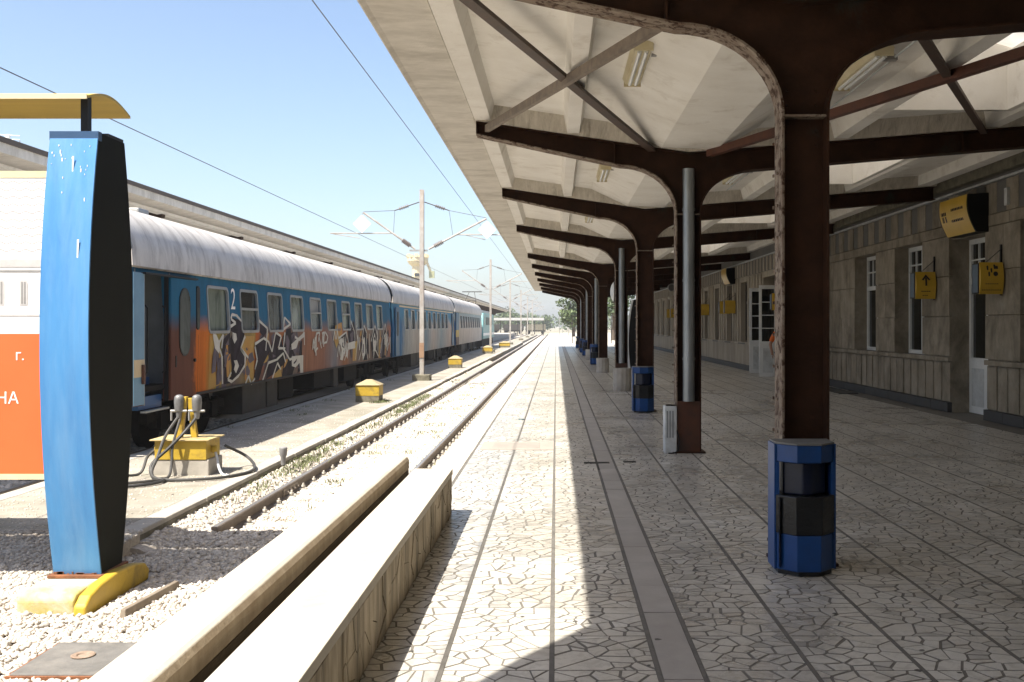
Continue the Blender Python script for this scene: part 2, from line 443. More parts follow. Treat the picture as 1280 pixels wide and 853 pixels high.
SPRAY2 = mat_spray('coach_faded_paint', 39.0, 63.0,
    [(0.0,(0.02,0.12,0.28)), (0.10,(0.03,0.14,0.30)), (0.14,(0.34,0.37,0.36)), (0.3,(0.46,0.42,0.37)), (0.42,(0.22,0.32,0.38)), (0.55,(0.50,0.44,0.39)), (0.7,(0.28,0.36,0.40)), (0.85,(0.48,0.42,0.38)), (1.0,(0.40,0.33,0.30))],
    (0.07,0.24,0.38), 1.9, 1.2, 0.7)
SPRAY3 = mat_spray('coach_pale_paint', 63.0, 87.0,
    [(0.0,(0.02,0.11,0.30)), (0.05,(0.02,0.11,0.30)), (0.07,(0.48,0.44,0.39)), (0.5,(0.56,0.50,0.44)), (1.0,(0.50,0.47,0.43))],
    (0.32,0.40,0.42), 2.0, 0.8, 0.7)
LOCO_TEAL = M('loco_teal', (0.16,0.36,0.36), (0.10,0.27,0.28), 1.2, 0.5, bmp=0.05, stain=(0.3,0.3,0.28), stain_scale=0.8)

# ================================================================== SETTING
Z_G = -0.52          # ballast level
Z_RAIL = -0.48
Z_I = -0.38          # island platform top
tag(MB().add([(-1500,-200,-0.74),(1500,-200,-0.74),(1500,2500,-0.74),(-1500,2500,-0.74)], [(0,1,2,3)]).build('ground', EARTH), kind='structure')
tag(MB().add([(-9.5,-4,-0.645),(-1.3,-4,-0.645),(-1.3,260,-0.645),(-9.5,260,-0.645)], [(0,1,2,3)]).build('trackbed', BALLAST_G), kind='structure')

# ------------------------------------------------------------------ platform with crazy paving
PX0, PX1 = -1.37, 7.35
NEAR_Y, FRAG_Y, END_Y = 0.5, 25.0, 230.0
pf = MB()
pf.box(PX0+0.02, 12.0, -6.0, FRAG_Y, -0.6, -0.0022)
platform = tag(pf.build('platform', GROUT), kind='structure')
pf = MB(); pf.box(PX0+0.02, 12.0, FRAG_Y, 84, -0.6, 0.0)
pfar = pf.build('far_paving', FARPAVE, platform)
pf = MB(); pf.box(PX0+0.02, 14.0, 84, END_Y, -0.6, -0.002)
pf.build('concrete_paving', CONC_W, platform)

# trodden gum spots and drips
gs = MB(); rq = random.Random(9)
for _ in range(150):
    gx, gy, gr = rq.uniform(-0.8, 6.5), rq.uniform(4.2, 20), rq.uniform(0.008, 0.022)
    gs.add([(gx+gr*math.cos(a)*rq.uniform(0.7,1.2), gy+gr*math.sin(a)*rq.uniform(0.7,1.2), 0.0016) for a in [k*math.pi/4 for k in range(8)]], [tuple(range(8))])
tag(gs.build('gum_spots', M('gum', (0.10,0.095,0.085), (0.06,0.055,0.05), 8, 0.8, bmp=0), platform), kind='stuff')
# longitudinal joint lines and the slab band
T = 0.52
lines = [-1.06, -0.54, -0.02, 0.48]
xr = 0.69
cols = [(-1.06,-0.54), (-0.54,-0.02), (-0.02,0.48)]
while xr + T < 7.4:
    cols.append((xr, xr+T)); xr += T
def clip(poly, a, b, c):
    """keep a*x+b*y <= c"""
    out = []
    n = len(poly)
    for i in range(n):
        p, q = poly[i], poly[(i+1)%n]
        dp = a*p[0]+b*p[1]-c; dq = a*q[0]+b*q[1]-c
        if dp <= 0: out.append(p)
        if (dp < 0 < dq) or (dq < 0 < dp):
            t = dp/(dp-dq)
            out.append((p[0]+(q[0]-p[0])*t, p[1]+(q[1]-p[1])*t))
    return out
def shatter(x0, x1, y0, y1, n, gap, r, stretch=1.0):
    """crazy-paving fragments of a rectangle: irregular cells shrunk by the joint width"""
    seeds = []
    tries = 0
    mind = 0.45*math.sqrt((x1-x0)*(y1-y0)/n)
    while len(seeds) < n and tries < 700:
        tries += 1
        p = (r.uniform(x0, x1), r.uniform(y0, y1))
        if all(math.hypot((p[0]-q[0]), (p[1]-q[1])*stretch) > mind for q in seeds): seeds.append(p)
    res = []
    wt = [r.uniform(-1, 1)*0.30*mind*mind for _ in seeds]
    for i, s_ in enumerate(seeds):
        poly = [(x0,y0),(x1,y0),(x1,y1),(x0,y1)]
        for j, t_ in enumerate(seeds):
            if i == j: continue
            dx, dy = t_[0]-s_[0], (t_[1]-s_[1])
            L = math.hypot(dx, dy)
            # tilted bisector gives uneven shards
            k = 0.5+(wt[i]-wt[j])/(2*L*L)
            mx, my = s_[0]+dx*k, s_[1]+dy*k
            a, b = dx/L, dy/L
            g = gap*(0.75+0.25*((i*7+j*7+i*j) % 5))/2
            poly = clip(poly, a, b, a*mx+b*my-g)
            if len(poly) < 3: break
        # drop tiny edges
        pp = []
        for p in poly:
            if not pp or math.hypot(p[0]-pp[-1][0], p[1]-pp[-1][1]) > 0.006: pp.append(p)
        if len(pp) >= 3:
            ar = abs(sum(pp[a][0]*pp[(a+1)%len(pp)][1]-pp[(a+1)%len(pp)][0]*pp[a][1] for a in range(len(pp))))/2
            if ar > 0.0006: res.append((pp, ar))
    return res
frags = []
rr = random.Random(3)
def proj(x, y, z): return 695+1244*x/y, 407.5-1244*(z-EYE)/y
for (x0, x1) in cols:
    y = NEAR_Y + 0.02
    while y + T <= FRAG_Y + 0.01:
        if not (x1 < -0.85 and y < 8.3):
            for pp, ar in shatter(x0+0.013, x1-0.013, y+0.006, y+T-0.006, rr.choice([23,25,26,28,30,32]), 0.0105, rr):
                cx = sum(p[0] for p in pp)/len(pp); cy = sum(p[1] for p in pp)/len(pp)
                frags.append((ar/(cy**3), pp, cx, cy))
        y += T
def frag_mb(pp, z1, z0=-0.006):
    mb = MB(); n = len(pp)
    mb.add([(p[0],p[1],z1) for p in pp]+[(p[0],p[1],z0) for p in pp],
           [tuple(range(n))]+[(i, n+i, n+(i+1)%n, (i+1)%n) for i in range(n)])
    return mb
inview = []
rest = MB()
for f in frags:
    px, py = proj(f[2], f[3], 0)
    vis = 0 < px < 1280 and py < 850 and not (f[2] < -0.88 and f[3] < 8.7)
    if vis: inview.append(f)
inview.sort(key=lambda f: -f[0])
top = set(id(f) for f in inview[:300])
for f in frags:
    z1 = rr.uniform(-0.0004, 0.0008)
    if id(f) in top:
        frag_mb(f[1], z1).build('marble_piece', MARBLE, platform)
    else:
        m_ = frag_mb(f[1], z1); rest.add(m_.v, m_.f)
tag(rest.build('marble_pieces', MARBLE, platform), kind='stuff')
# cement strips along the joints, level with the stones
js = MB()
for x in lines+[c[0] for c in cols[3:]]:
    js.box(x-0.011, x+0.011, NEAR_Y, 84, -0.02, 0.0008 if True else 0)
tag(js.build('joint_strip', GROUT_STRIP, platform))
# stone band: slabs about half a metre long
y = 0.6; k = 0
while y < 84:
    L = rr.uniform(0.42, 0.60)
    o = MB().box(0.495, 0.675, y+0.003, y+L-0.003, -0.03, rr.uniform(0.0005,0.003)).build('border_slab', SLAB, platform)
    y += L; k += 1
# cast iron drain slots crossing the band
for (x0, x1, yy) in ((0.33, 0.63, 11.72), (0.80, 0.95, 11.8)):
    MB().box(x0, x1, yy, yy+0.11, -0.02, 0.006).build('drain_slot', BLACK, platform)
MB().box(0.475, 0.49, 11.2, 12.6, -0.02, 0.005).build('drain_slot', BLACK, platform)
# repaired patch and edge stones
MB().box(-1.0, -0.03, 13.0, 13.9, -0.02, 0.004).build('repair_patch', M('patch', (0.34,0.30,0.265), (0.28,0.25,0.22), 6, 0.8, bmp=0.2), platform)
MB().box(-0.85, -0.22, 13.15, 13.75, -0.02, 0.007).build('access_cover', M('patch2', (0.30,0.27,0.24), (0.25,0.225,0.20), 6, 0.7, bmp=0.2), platform, bev=0.003)
y = 8.7
while y < 150:
    L = 1.0 if y < 40 else 2.0
    MB().box(PX0-0.03, -1.075, y+0.004, y+L-0.004, -0.6, 0.004+rr.uniform(-0.002,0.002)).build('edge_stone', EDGE, platform, bev=0.008 if y < 30 else 0)
    y += L

# ------------------------------------------------------------------ island platform, tracks, ballast
isl = MB()
isl.box(-6.35, -4.30, 9.6, 230, -0.7, Z_I)
island = tag(isl.build('island_platform', M('island_concrete', (0.37,0.34,0.29), (0.235,0.215,0.18), 1.6, 0.9, bmp=0.6, stain=(0.17,0.16,0.11), stain_scale=1.1, stain_amt=0.8)), kind='structure')
y = 9.6
while y < 120:
    L = 2.0
    dx = rr.uniform(-0.015, 0.015)
    MB().box(-4.30, -4.07+dx, y+0.006, y+L-0.006, -0.6, Z_I+0.006+rr.uniform(-0.004,0.006)).build('kerb_stone', CONC, island, bev=0.02 if y < 45 else 0)
    MB().box(-6.58+dx, -6.35, y+0.006, y+L-0.006, -0.6, Z_I+0.004).build('kerb_stone', CONC, island)
    # darker strip over the outer face of the kerb
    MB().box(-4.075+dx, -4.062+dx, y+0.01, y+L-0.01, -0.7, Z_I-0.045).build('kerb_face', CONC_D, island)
    y += L
# second platform behind the train
tag(MB().box(-30, -9.5, -6, 240, -0.62, 0.0).build('platform_behind_train', CONC), kind='structure')

def rail_profile(cx):
    h = 0.15
    pts = [(-0.068,0),(0.068,0),(0.068,0.012),(0.012,0.030),(0.009,0.105),(0.034,0.118),(0.036,0.142),(0.028,0.15),(-0.028,0.15),(-0.036,0.142),(-0.034,0.118),(-0.009,0.105),(-0.012,0.030),(-0.068,0.012)]
    return [(cx+p[0], Z_RAIL-h+p[1]) for p in pts]
def track(name, label, xc, y0, y1, clips_to, sleeper_to, group):
    t = thing(name, label, 'railway track', (xc, y0, Z_G), group)
    for s in (-0.75, 0.75):
        rl = MB().prism(rail_profile(xc+s), 'y', y0, y1).build('rail', RAIL_SIDE, t)
        MB().box(xc+s-0.026, xc+s+0.026, y0+0.003, y1, Z_RAIL-0.001, Z_RAIL+0.0012).build('rail_head', RAIL_TOP, rl)
    yy = y0+0.25; k = 0
    sl = None; cp = None
    while yy < sleeper_to:
        if sl is None:
            sl = MB()
            sl.hexa([(xc-1.28,yy-0.13,-0.72),(xc+1.28,yy-0.13,-0.72),(xc+1.28,yy+0.13,-0.72),(xc-1.28,yy+0.13,-0.72),
                     (xc-1.26,yy-0.10,-0.618),(xc+1.26,yy-0.10,-0.618),(xc+1.26,yy+0.10,-0.618),(xc-1.26,yy+0.10,-0.618)])
            # raise the shoulders under the rails
            for s in (-0.75, 0.75): sl.box(xc+s-0.22, xc+s+0.22, yy-0.11, yy+0.11, -0.70, -0.632+0.002)
            sl = sl.build('sleeper', SLEEPER, t, bev=0.01)
            y_first = yy
        else:
            c = sl.copy(); COL.objects.link(c); c.location.y = yy-y_first
        if yy < clips_to:
            for s in (-0.75, 0.75):
                for e in (-0.105, 0.105):
                    if cp is None:
                        m_ = MB()
                        bx, by = xc+s+e, yy
                        m_.box(bx-0.05, bx+0.05, by-0.05, by+0.05, -0.63, -0.606)
                        m_.tube((bx, by, -0.61), (bx, by, -0.535), 0.014, 8)
                        m_.tube((bx, by, -0.585), (bx, by, -0.562), 0.03, 6)
                        cp = m_.build('rail_fastening', M('fastening', (0.55,0.52,0.47), (0.40,0.37,0.32), 9, 0.7), t)
                        cb = (bx, by)
                    else:
                        c = cp.copy(); COL.objects.link(c); c.location = (xc+s+e-cb[0], yy-cb[1], 0)
        yy += 0.60; k += 1
    return t
track('railway_track', 'empty near track with pale ballast running along the platform edge', -2.82, 10.4, 260, 46, 60, None)
track('railway_track', 'shaded track under the graffitied passenger train', -7.80, 2.0, 260, 0, 24, None)

# fishplates on the near track
for yy in (13.3, 31.0):
    fp = MB()
    for s in (-1, 1):
        fp.box(-3.57+s*0.020-0.010, -3.57+s*0.020+0.010, yy-0.35, yy+0.35, -0.60, -0.515)
        for q in range(4):
            fp.tube((-3.57+s*0.03, yy-0.26+q*0.17, -0.56), (-3.57+s*0.07, yy-0.26+q*0.17, -0.56), 0.018, 6)
    tag(fp.build('rail_joint_plate', M('fishplate', (0.30,0.26,0.22), (0.16,0.13,0.10), 8, 0.7)), 'bolted joint plate on the empty track\'s left rail, ' + ('near the supply cabinet' if yy < 20 else 'past the first cable box'), 'rail joint')

# ballast stones, one mesh
ico = np.array([(0,0,1),(0.894,0,0.447),(0.276,0.851,0.447),(-0.724,0.526,0.447),(-0.724,-0.526,0.447),(0.276,-0.851,0.447),
                (0.724,0.526,-0.447),(-0.276,0.851,-0.447),(-0.894,0,-0.447),(-0.276,-0.851,-0.447),(0.724,-0.526,-0.447),(0,0,-1)])
icf = np.array([(0,1,2),(0,2,3),(0,3,4),(0,4,5),(0,5,1),(1,6,2),(2,7,3),(3,8,4),(4,9,5),(5,10,1),(6,7,2),(7,8,3),(8,9,4),(9,10,5),(10,6,1),(11,7,6),(11,8,7),(11,9,8),(11,10,9),(11,6,10)])
def stones(n, x0, x1, y0, y1, z, s0, s1, zj=0.02, ok=None):
    x = rng.uniform(x0, x1, n); y = rng.uniform(y0, y1, n)
    if ok is not None:
        k = ok(x, y); x = x[k]; y = y[k]; n = len(x)
    s = rng.uniform(s0, s1, n) * (1+0.5*(rng.random(n) > 0.93))
    sc = rng.uniform(0.65, 1.25, (n,3)) * s[:,None]
    sc[:,2] *= 0.75
    v = ico[None] * rng.uniform(0.75, 1.2, (n,12,1)) * sc[:,None,:]
    a = rng.uniform(0, 2*np.pi, n); ca, sa = np.cos(a)[:,None], np.sin(a)[:,None]
    vx = v[:,:,0]*ca - v[:,:,1]*sa; vy = v[:,:,0]*sa + v[:,:,1]*ca
    v = np.stack([vx + x[:,None], vy + y[:,None], v[:,:,2] + (z + rng.uniform(-zj, zj, n))[:,None]], -1)
    f = icf[None] + (np.arange(n)*12)[:,None,None]
    return v.reshape(-1,3), f.reshape(-1,3)
def gather(parts):
    vs, fs, o = [], [], 0
    for v, f in parts:
        vs.append(v); fs.append(f+o); o += len(v)
    return np.concatenate(vs), np.concatenate(fs)
def clear_of(x, y):
    base = (x > -4.03) & (x < -3.46) & (y > 7.45) & (y < 8.75)
    lid = (x > -3.35) & (x < -2.79) & (y > 6.07) & (y < 6.71)
    pl = (x > -2.96) & (x < -2.26) & (y > 12.22) & (y < 13.56)
    wall = (x > -1.55) & (y < 8.95)
    rl = (np.abs(x+3.57) < 0.085) & (y > 10.4)
    rr_ = (np.abs(x+2.07) < 0.085) & (y > 10.4)
    return ~(base | lid | pl | wall | rl | rr_)
parts = [stones(34000, -4.05, -1.5, 4.6, 10.5, -0.54, 0.012, 0.026, 0.012, clear_of),
         stones(22000, -6.9, -4.05, 4.8, 9.58, -0.54, 0.014, 0.028, 0.012, clear_of),
         stones(38000, -4.04, -1.42, 10.3, 20, -0.634, 0.012, 0.026, 0.010, clear_of),
         stones(20000, -4.04, -1.42, 20, 42, -0.635, 0.022, 0.040, 0.012, clear_of),
         stones(4000, -9.3, -6.6, 9.6, 24, -0.635, 0.03, 0.05, 0.015)]
def slope(v, fn):
    v[:,2] += fn(v[:,0], v[:,1]); return v
a_ = stones(9000, -4.05, -3.66, 9.6, 40, 0.0, 0.014, 0.03, 0.008)
parts.append((slope(a_[0], lambda x, y: np.interp(x, [-4.06,-3.95,-3.70,-3.66], [-0.475,-0.485,-0.60,-0.62])), a_[1]))
a_ = stones(9000, -6.6, -4.02, 7.8, 9.75, 0.0, 0.012, 0.026, 0.008)
parts.append((slope(a_[0], lambda x, y: np.interp(y, [7.8,9.0,9.62,9.8], [-0.55,-0.43,-0.385,-0.385])), a_[1]))
parts.append(stones(5200, -6.3, -4.1, 9.6, 24, Z_I+0.001, 0.004, 0.014, 0.002, lambda x, y: rng.random(len(x)) < np.clip(1.3-(y-9.6)/12, 0.2, 1)))
v_, f_ = gather(parts)
tag(mesh_np('ballast_stones', v_, f_, BALLAST), 'pale crushed stone ballast around the tracks', 'gravel', kind='stuff')
sh_ = MB()
sh_.prism([(-4.06,-0.7),(-4.06,-0.475),(-3.95,-0.485),(-3.70,-0.60),(-3.66,-0.7)], 'y', 9.4, 60)
tag(sh_.build('ballast_shoulder', BALLAST_G), kind='structure')
rp = MB().prism([(7.8,-0.7),(7.8,-0.556),(9.0,-0.43),(9.62,-0.385),(9.62,-0.7)], 'x', -6.6, -4.02)
tag(rp.build('gravel_ramp', BALLAST_G), kind='structure')
# gravel has buried the near end of the island platform
tag(MB().box(-9.2, -1.5, -4, 10.3, -0.7, -0.555).build('gravel_bed', BALLAST_G), kind='structure')

# grass tufts beside the rails
def tufts(cl, n, h, spread):
    vs, fs = [], []
    for (cx, cy, cz) in cl:
        for _ in range(n):
            x = cx+random.gauss(0, spread); y = cy+random.gauss(0, spread*1.6)
            a = random.uniform(0, 6.28); L = h*random.uniform(0.4, 1.2); w = 0.007
            lx, ly = math.cos(a)*L*0.5, math.sin(a)*L*0.5
            wx, wy = -math.sin(a)*w, math.cos(a)*w
            o = len(vs)
            vs += [(x-wx,y-wy,cz),(x+wx,y+wy,cz),(x+lx*0.5+wx*0.8,y+ly*0.5+wy*0.8,cz+L*0.62),(x+lx,y+ly,cz+L*0.85)]
            fs += [(o,o+1,o+2),(o,o+2,o+3)]
    return vs, fs
cl = []
for _ in range(120):
    y = random.choice([random.gauss(15.5, 1.2), random.triangular(13.0, 46, 20), random.gauss(27, 2.5)])
    cl.append((random.uniform(-4.04, -3.80), y, -0.50))
for _ in range(60): cl.append((random.uniform(-1.95, -1.43), random.uniform(11, 40), -0.635))
for _ in range(40): cl.append((random.uniform(-3.3, -2.3), random.uniform(12, 40), -0.635))
for _ in range(14): cl.append((random.uniform(-6.5, -5.6), random.uniform(14, 42), -0.40))
for _ in range(16): cl.append((-4.62+random.uniform(-0.12,0.15), 26.1+random.uniform(-0.3,0.5), -0.39))
v_, f_ = tufts(cl, 24, 0.085, 0.08)
tag(mesh_np('grass', v_, f_, GRASS), 'dry green weeds growing in the ballast beside the rails', 'grass', kind='stuff')

# ------------------------------------------------------------------ parapet at the platform end, left of the paving
par = thing('parapet_wall', 'low pale parapet wall with crazy stone facing along the sunlit paving', 'wall', (-1.05, 5, 0))
MB().box(-1.215, -0.915, -2, 8.59, -0.6, 0.33).build('wall_core', GROUT, par)
y = -2.0
while y < 8.6:
    L = min(1.3, 8.615-y)
    MB().box(-1.225, -0.893, y+0.0015, y+L-0.0015, 0.331, 0.385).build('coping_slab', CONC_W, par, bev=0.006)
    y += L
rr2 = random.Random(11)
y = 2.6
while y < 8.55:
    L = min(0.8, 8.585-y)
    for pp, ar in shatter(y, y+L, 0.003, 0.328, 12, 0.0045, rr2, 0.6):
        d = rr2.uniform(0.014, 0.021)
        MB().prism(pp, 'x', -0.915, -0.915+d).build('facing_stone', M('facing_stone', (0.56,0.48,0.36), (0.36,0.29,0.19), 5, 0.8, bmp=0.4, stretch=(1,3,0.6), island=0.3, stain=(0.085,0.068,0.04), stain_scale=1.6, stain_amt=0.9, stain_lo=0.42, stain_hi=0.66, stain_stretch=(1,4.5,0.45)), par)
    y += L
for pp, ar in shatter(-1.21, -0.92, 0.003, 0.328, 8, 0.014, rr2):
    MB().prism(pp, 'y', 8.59, 8.606).build('facing_stone', MATS['facing_stone'], par)
kb = thing('kerb_wall', 'pale rounded concrete kerb wall behind the parapet beside the gravel', 'wall', (-1.42, 5, 0))
prof = [(-1.54,-0.6),(-1.54,0.45),(-1.525,0.468),(-1.34,0.470),(-1.32,0.462),(-1.306,0.44),(-1.305,0.41),(-1.315,0.37),(-1.32,-0.6)]
MB().prism(prof, 'y', -2, 8.82).build('kerb_body', CONC_W, kb, bev=0.004)
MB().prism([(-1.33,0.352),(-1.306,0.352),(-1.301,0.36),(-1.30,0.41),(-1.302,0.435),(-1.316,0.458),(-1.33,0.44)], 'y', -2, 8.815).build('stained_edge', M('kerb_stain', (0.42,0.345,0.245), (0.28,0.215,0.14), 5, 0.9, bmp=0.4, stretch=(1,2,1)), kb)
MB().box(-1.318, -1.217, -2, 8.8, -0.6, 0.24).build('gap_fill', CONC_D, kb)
MB().box(-1.325, -1.3035, -2, 8.81, 0.245, 0.35).build('gap_shade_face', M('gap_shade', (0.10,0.08,0.055), (0.06,0.045,0.03), 6, 0.95, bmp=0.4, spec=0.1), kb)  # shade deep in the gap, painted as a dark face

# ------------------------------------------------------------------ poster totem in the gravel (lens-shaped pylons, poster, arched board)
pt = thing('poster_stand', 'blue lens-shaped advertising pylon holding an orange and white poster under a yellow arched board', 'poster stand', (-3.8, 8.1, Z_G))
def lens(yc, z0, z1, d0, dm, d1, n=14, front=True):
    """profile in (y,z) of a pylon that bulges at mid height"""
    f, b_ = [], []
    for i in range(n+1):
        t = i/n
        z = z0+(z1-z0)*t
        base = d0+(d1-d0)*t
        d = base + (dm-(d0+d1)/2)*(1-(2*t-1)**2)
        f.append((yc-d, z)); b_.append((yc+d, z))
    return f, b_
def pylon(xa, xb):
    f, b_ = lens(8.11, -0.36, 3.15, 0.19, 0.41, 0.24)
    body = MB()
    body.prism(f+b_[::-1], 'x', xa+0.012, xb)
    side = body.build('pylon_body', TOTEM_SIDE, pt)
    # blue front skin, standing a little proud of the body
    mb = MB(); n = len(f)
    vs = [(xa, p[0]-0.012, p[1]) for p in f]+[(xb+0.006, p[0]-0.012, p[1]) for p in f]+[(xa, p[0]+0.004, p[1]) for p in f]+[(xb+0.006, p[0]+0.004, p[1]) for p in f]
    fs = []
    for i in range(n-1):
        fs += [(i, n+i, n+i+1, i+1), (n+i, 3*n+i, 3*n+i+1, n+i+1), (2*n+i, i, i+1, 2*n+i+1), (2*n+i+1, 3*n+i+1, 3*n+i, 2*n+i)]
    fs += [(0, 2*n, 3*n, n), (n-1, 2*n-1, 4*n-1, 3*n-1)]
    mb.add(vs, fs)
    skin = mb.build('front_panel', TOTEM_BLUE, pt, smooth=True)
    MB().box(xa-0.004, xb+0.012, 8.11-0.262, 8.11-0.2, 3.085, 3.155).build('cap_strip', TOTEM_TOP, pt)
    MB().box(xa+0.02, xb-0.0, 8.05, 8.33, 3.151, 3.175).build('top_plate', BLACK, pt)
    # foot: rusty bolted plate
    MB().box(xa-0.03, xb+0.03, 7.86, 8.36, -0.376, -0.352).build('foot_plate', RUST, pt, bev=0.004)
    return f, skin
f_prof, skin = pylon(-3.99, -3.62)
pylon(-7.3, -6.93)
def skin_y(z):
    for (a, b_) in zip(f_prof, f_prof[1:]):
        if a[1] <= z <= b_[1]:
            return a[0]+(b_[0]-a[0])*(z-a[1])/(b_[1]-a[1])
    return f_prof[-1][0]
rb = random.Random(5)
for _ in range(20):
    z = 3.05-abs(rb.gauss(0, 0.18)); x = rb.uniform(-3.96, -3.66); s = rb.uniform(0.003, 0.007); L = s*rb.uniform(1, 3)
    if z < 2.2: continue
    MB().prism([(x+s*math.cos(a)*0.8, z+L*math.sin(a)) for a in [k*math.pi/4 for k in range(8)]], 'y', skin_y(z)-0.0155, skin_y(z)-0.010).build('bird_dropping', BIRD, skin)
for (x, z, s, L) in ((-3.78, 2.86, 0.011, 0.09), (-3.70, 2.20, 0.012, 0.09)):
    y_ = skin_y(z)
    MB().add([(x-s,y_-0.0155,z+L),(x+s*0.3,y_-0.0155,z+L),(x-s*0.4,y_-0.0175,z-L),(x-s*1.2,y_-0.0175,z-L)], [(0,3,2,1)]).build('bird_dropping', BIRD, skin)
# rust along the base of the front panel
for _ in range(12):
    x = rb.uniform(-3.98, -3.64); w = rb.uniform(0.004, 0.03); h = rb.uniform(0.006, 0.022)
    MB().box(x-w, x+w, skin_y(-0.34)-0.0175, skin_y(-0.34)-0.011, -0.352, -0.352+h).build('rust_patch', RUST, skin)
# concrete foot painted yellow: boat-shaped
def boat(xa, xb):
    prof = [(7.45,-0.56),(7.44,-0.43),(7.47,-0.395),(7.6,-0.38),(8.3,-0.378),(8.42,-0.395),(8.5,-0.44),(8.54,-0.50),(8.52,-0.56)]
    MB().prism(prof, 'x', xa, xb).build('foot_slab', YELLOW_OLD, pt, bev=0.02, seg=3)
boat(-4.04, -3.60)
b2 = MB()
prof = [(7.40,-0.56),(7.42,-0.47),(7.50,-0.41),(7.68,-0.37),(8.0,-0.345),(8.3,-0.362),(8.5,-0.40),(8.58,-0.47),(8.56,-0.56)]
b2.prism(prof, 'x', -3.60, -3.50)
b2.build('foot_rim', YELLOW, pt, bev=0.02, seg=3)
boat(-7.36, -6.88)
# posts and arched board
for x in (-3.83, -7.1):
    MB().box(x-0.028, x+0.028, 8.08, 8.15, 3.15, 3.50).build('board_post', BLACK, pt)
ab = MB(); n = 12
arc = []
for i in range(n+1):
    t = i/n
    arc.append((7.95+0.80*t, 3.44+0.085*math.sin(math.pi*t)))
vs, fs = [], []
for i, (yy, zz) in enumerate(arc):
    for x in (-7.6, -3.74):
        vs += [(x, yy, zz), (x, yy, zz+0.022)]
for i in range(n):
    a = i*4; b_ = a+4
    fs += [(a, b_, b_+2, a+2), (a+1, a+3, b_+3, b_+1), (a, a+1, b_+1, b_), (a+2, b_+2, b_+3, a+3)]
fs += [(0,2,3,1), (n*4, n*4+1, n*4+3, n*4+2)]
ab.add(vs, fs); ab.build('arched_board', YELLOW_ROOF, pt)
MB().box(-7.6, -3.742, 7.935, 7.95, 3.432, 3.47).build('board_lip', CREAM, pt)
# poster between the pylons
def mat_wave():
    m, nt, b = new_mat('poster_wave_print')
    tc = N(nt, 'ShaderNodeTexCoord'); sp = N(nt, 'ShaderNodeSeparateXYZ'); nt.links.new(tc.outputs['Object'], sp.inputs[0])
    w = math_n(nt, 'MULTIPLY', math_n(nt, 'SINE', math_n(nt, 'MULTIPLY', sp.outputs['X'], 6.283/0.105)), 0.009)
    z = math_n(nt, 'ADD', sp.outputs['Z'], w)
    fr = math_n(nt, 'FRACT', math_n(nt, 'DIVIDE', z, 0.062))
    mask = math_n(nt, 'LESS_THAN', fr, 0.11)
    nt.links.new(mixc(nt, mask, (0.74,0.73,0.71), (0.25,0.245,0.24)), b.inputs['Base Color'])
    b.inputs['Roughness'].default_value = 0.5
    return m
PX_L, PX_R = -6.93, -3.985
MB().box(PX_L, PX_R, 8.14, 8.17, 0.40, 2.84).build('poster_back', GALV, pt)
MB().box(PX_L, PX_R, 8.128, 8.14, 2.83, 2.885).build('poster_rail', CREAM, pt)
MB().box(PX_L, PX_R, 8.128, 8.14, 0.365, 0.41).build('poster_rail', CREAM, pt)
MB().box(PX_L, PX_R, 8.132, 8.14, 2.18, 2.83).build('poster_sheet', mat_wave(), pt)
PRINT_L = M('print_pale', (0.74,0.73,0.71), (0.62,0.61,0.59), 9, 0.5, bmp=0)
PRINT_M = M('print_mid', (0.52,0.51,0.50), (0.42,0.41,0.40), 9, 0.5, bmp=0)
PRINT_D = M('print_dark', (0.28,0.275,0.27), (0.20,0.20,0.195), 9, 0.5, bmp=0)
pb = MB().box(PX_L, PX_R, 8.132, 8.14, 1.555, 2.18).build('poster_picture', PRINT_L, pt)
MB().box(PX_L, PX_R, 8.129, 8.132, 2.10, 2.165).build('printed_roof', PRINT_M, pb)
for i in range(16):
    x = -4.16-0.19*i
    y_ = 8.1295
    w = 0.032
    pts = [(x-w,1.79),(x+w,1.79),(x+w,1.97)]+[(x+w*math.cos(a), 1.97+w*math.sin(a)) for a in (0.6,1.2,1.57,1.94,2.54)]+[(x-w,1.97)]
    MB().prism(pts, 'y', y_, 8.132).build('printed_window', PRINT_M if i % 4 else PRINT_L, pb)
    for q in (-0.35, 0.35):
        MB().box(x+q*w-0.007, x+q*w+0.007, 8.128, y_, 1.80, 1.98).build('printed_mullion', PRINT_D, pb)
MB().box(PX_L, PX_R, 8.129, 8.132, 1.70, 1.715).build('printed_line', PRINT_M, pb)
MB().box(PX_L, PX_R, 8.129, 8.132, 2.06, 2.075).build('printed_line', PRINT_D, pb)
MB().box(PX_L, PX_R, 8.132, 8.14, 0.41, 1.555).build('poster_sheet', M('poster_orange', (0.78,0.13,0.03), (0.72,0.115,0.025), 2, 0.5, bmp=0.03), pt)
PRW = M('print_white', (0.85,0.84,0.82), (0.85,0.84,0.82), 3, 0.5, bmp=0)
def text_mesh(s, size, loc, rot, mat, parent, name='lettering', align='LEFT', depth=0.001):
    cu = bpy.data.curves.new('lettering_curve', 'FONT')
    cu.body = s; cu.size = size; cu.align_x = align; cu.extrude = depth; cu.resolution_u = 3
    o = bpy.data.objects.new('tmp', cu); COL.objects.link(o)
    o.location = loc; o.rotation_euler = rot
    bpy.context.view_layer.update()
    dg = bpy.context.evaluated_depsgraph_get()
    me = bpy.data.meshes.new_from_object(o.evaluated_get(dg))
    me.transform(o.matrix_world)
    bpy.data.objects.remove(o); bpy.data.curves.remove(cu)
    me.materials.clear(); me.materials.append(mat)
    q = bpy.data.objects.new(name, me); COL.objects.link(q); adopt(q, parent)
    return q
text_mesh("г.", 0.12, (-4.34, 8.130, 1.34), (R(90),0,0), PRW, pt, align='RIGHT')
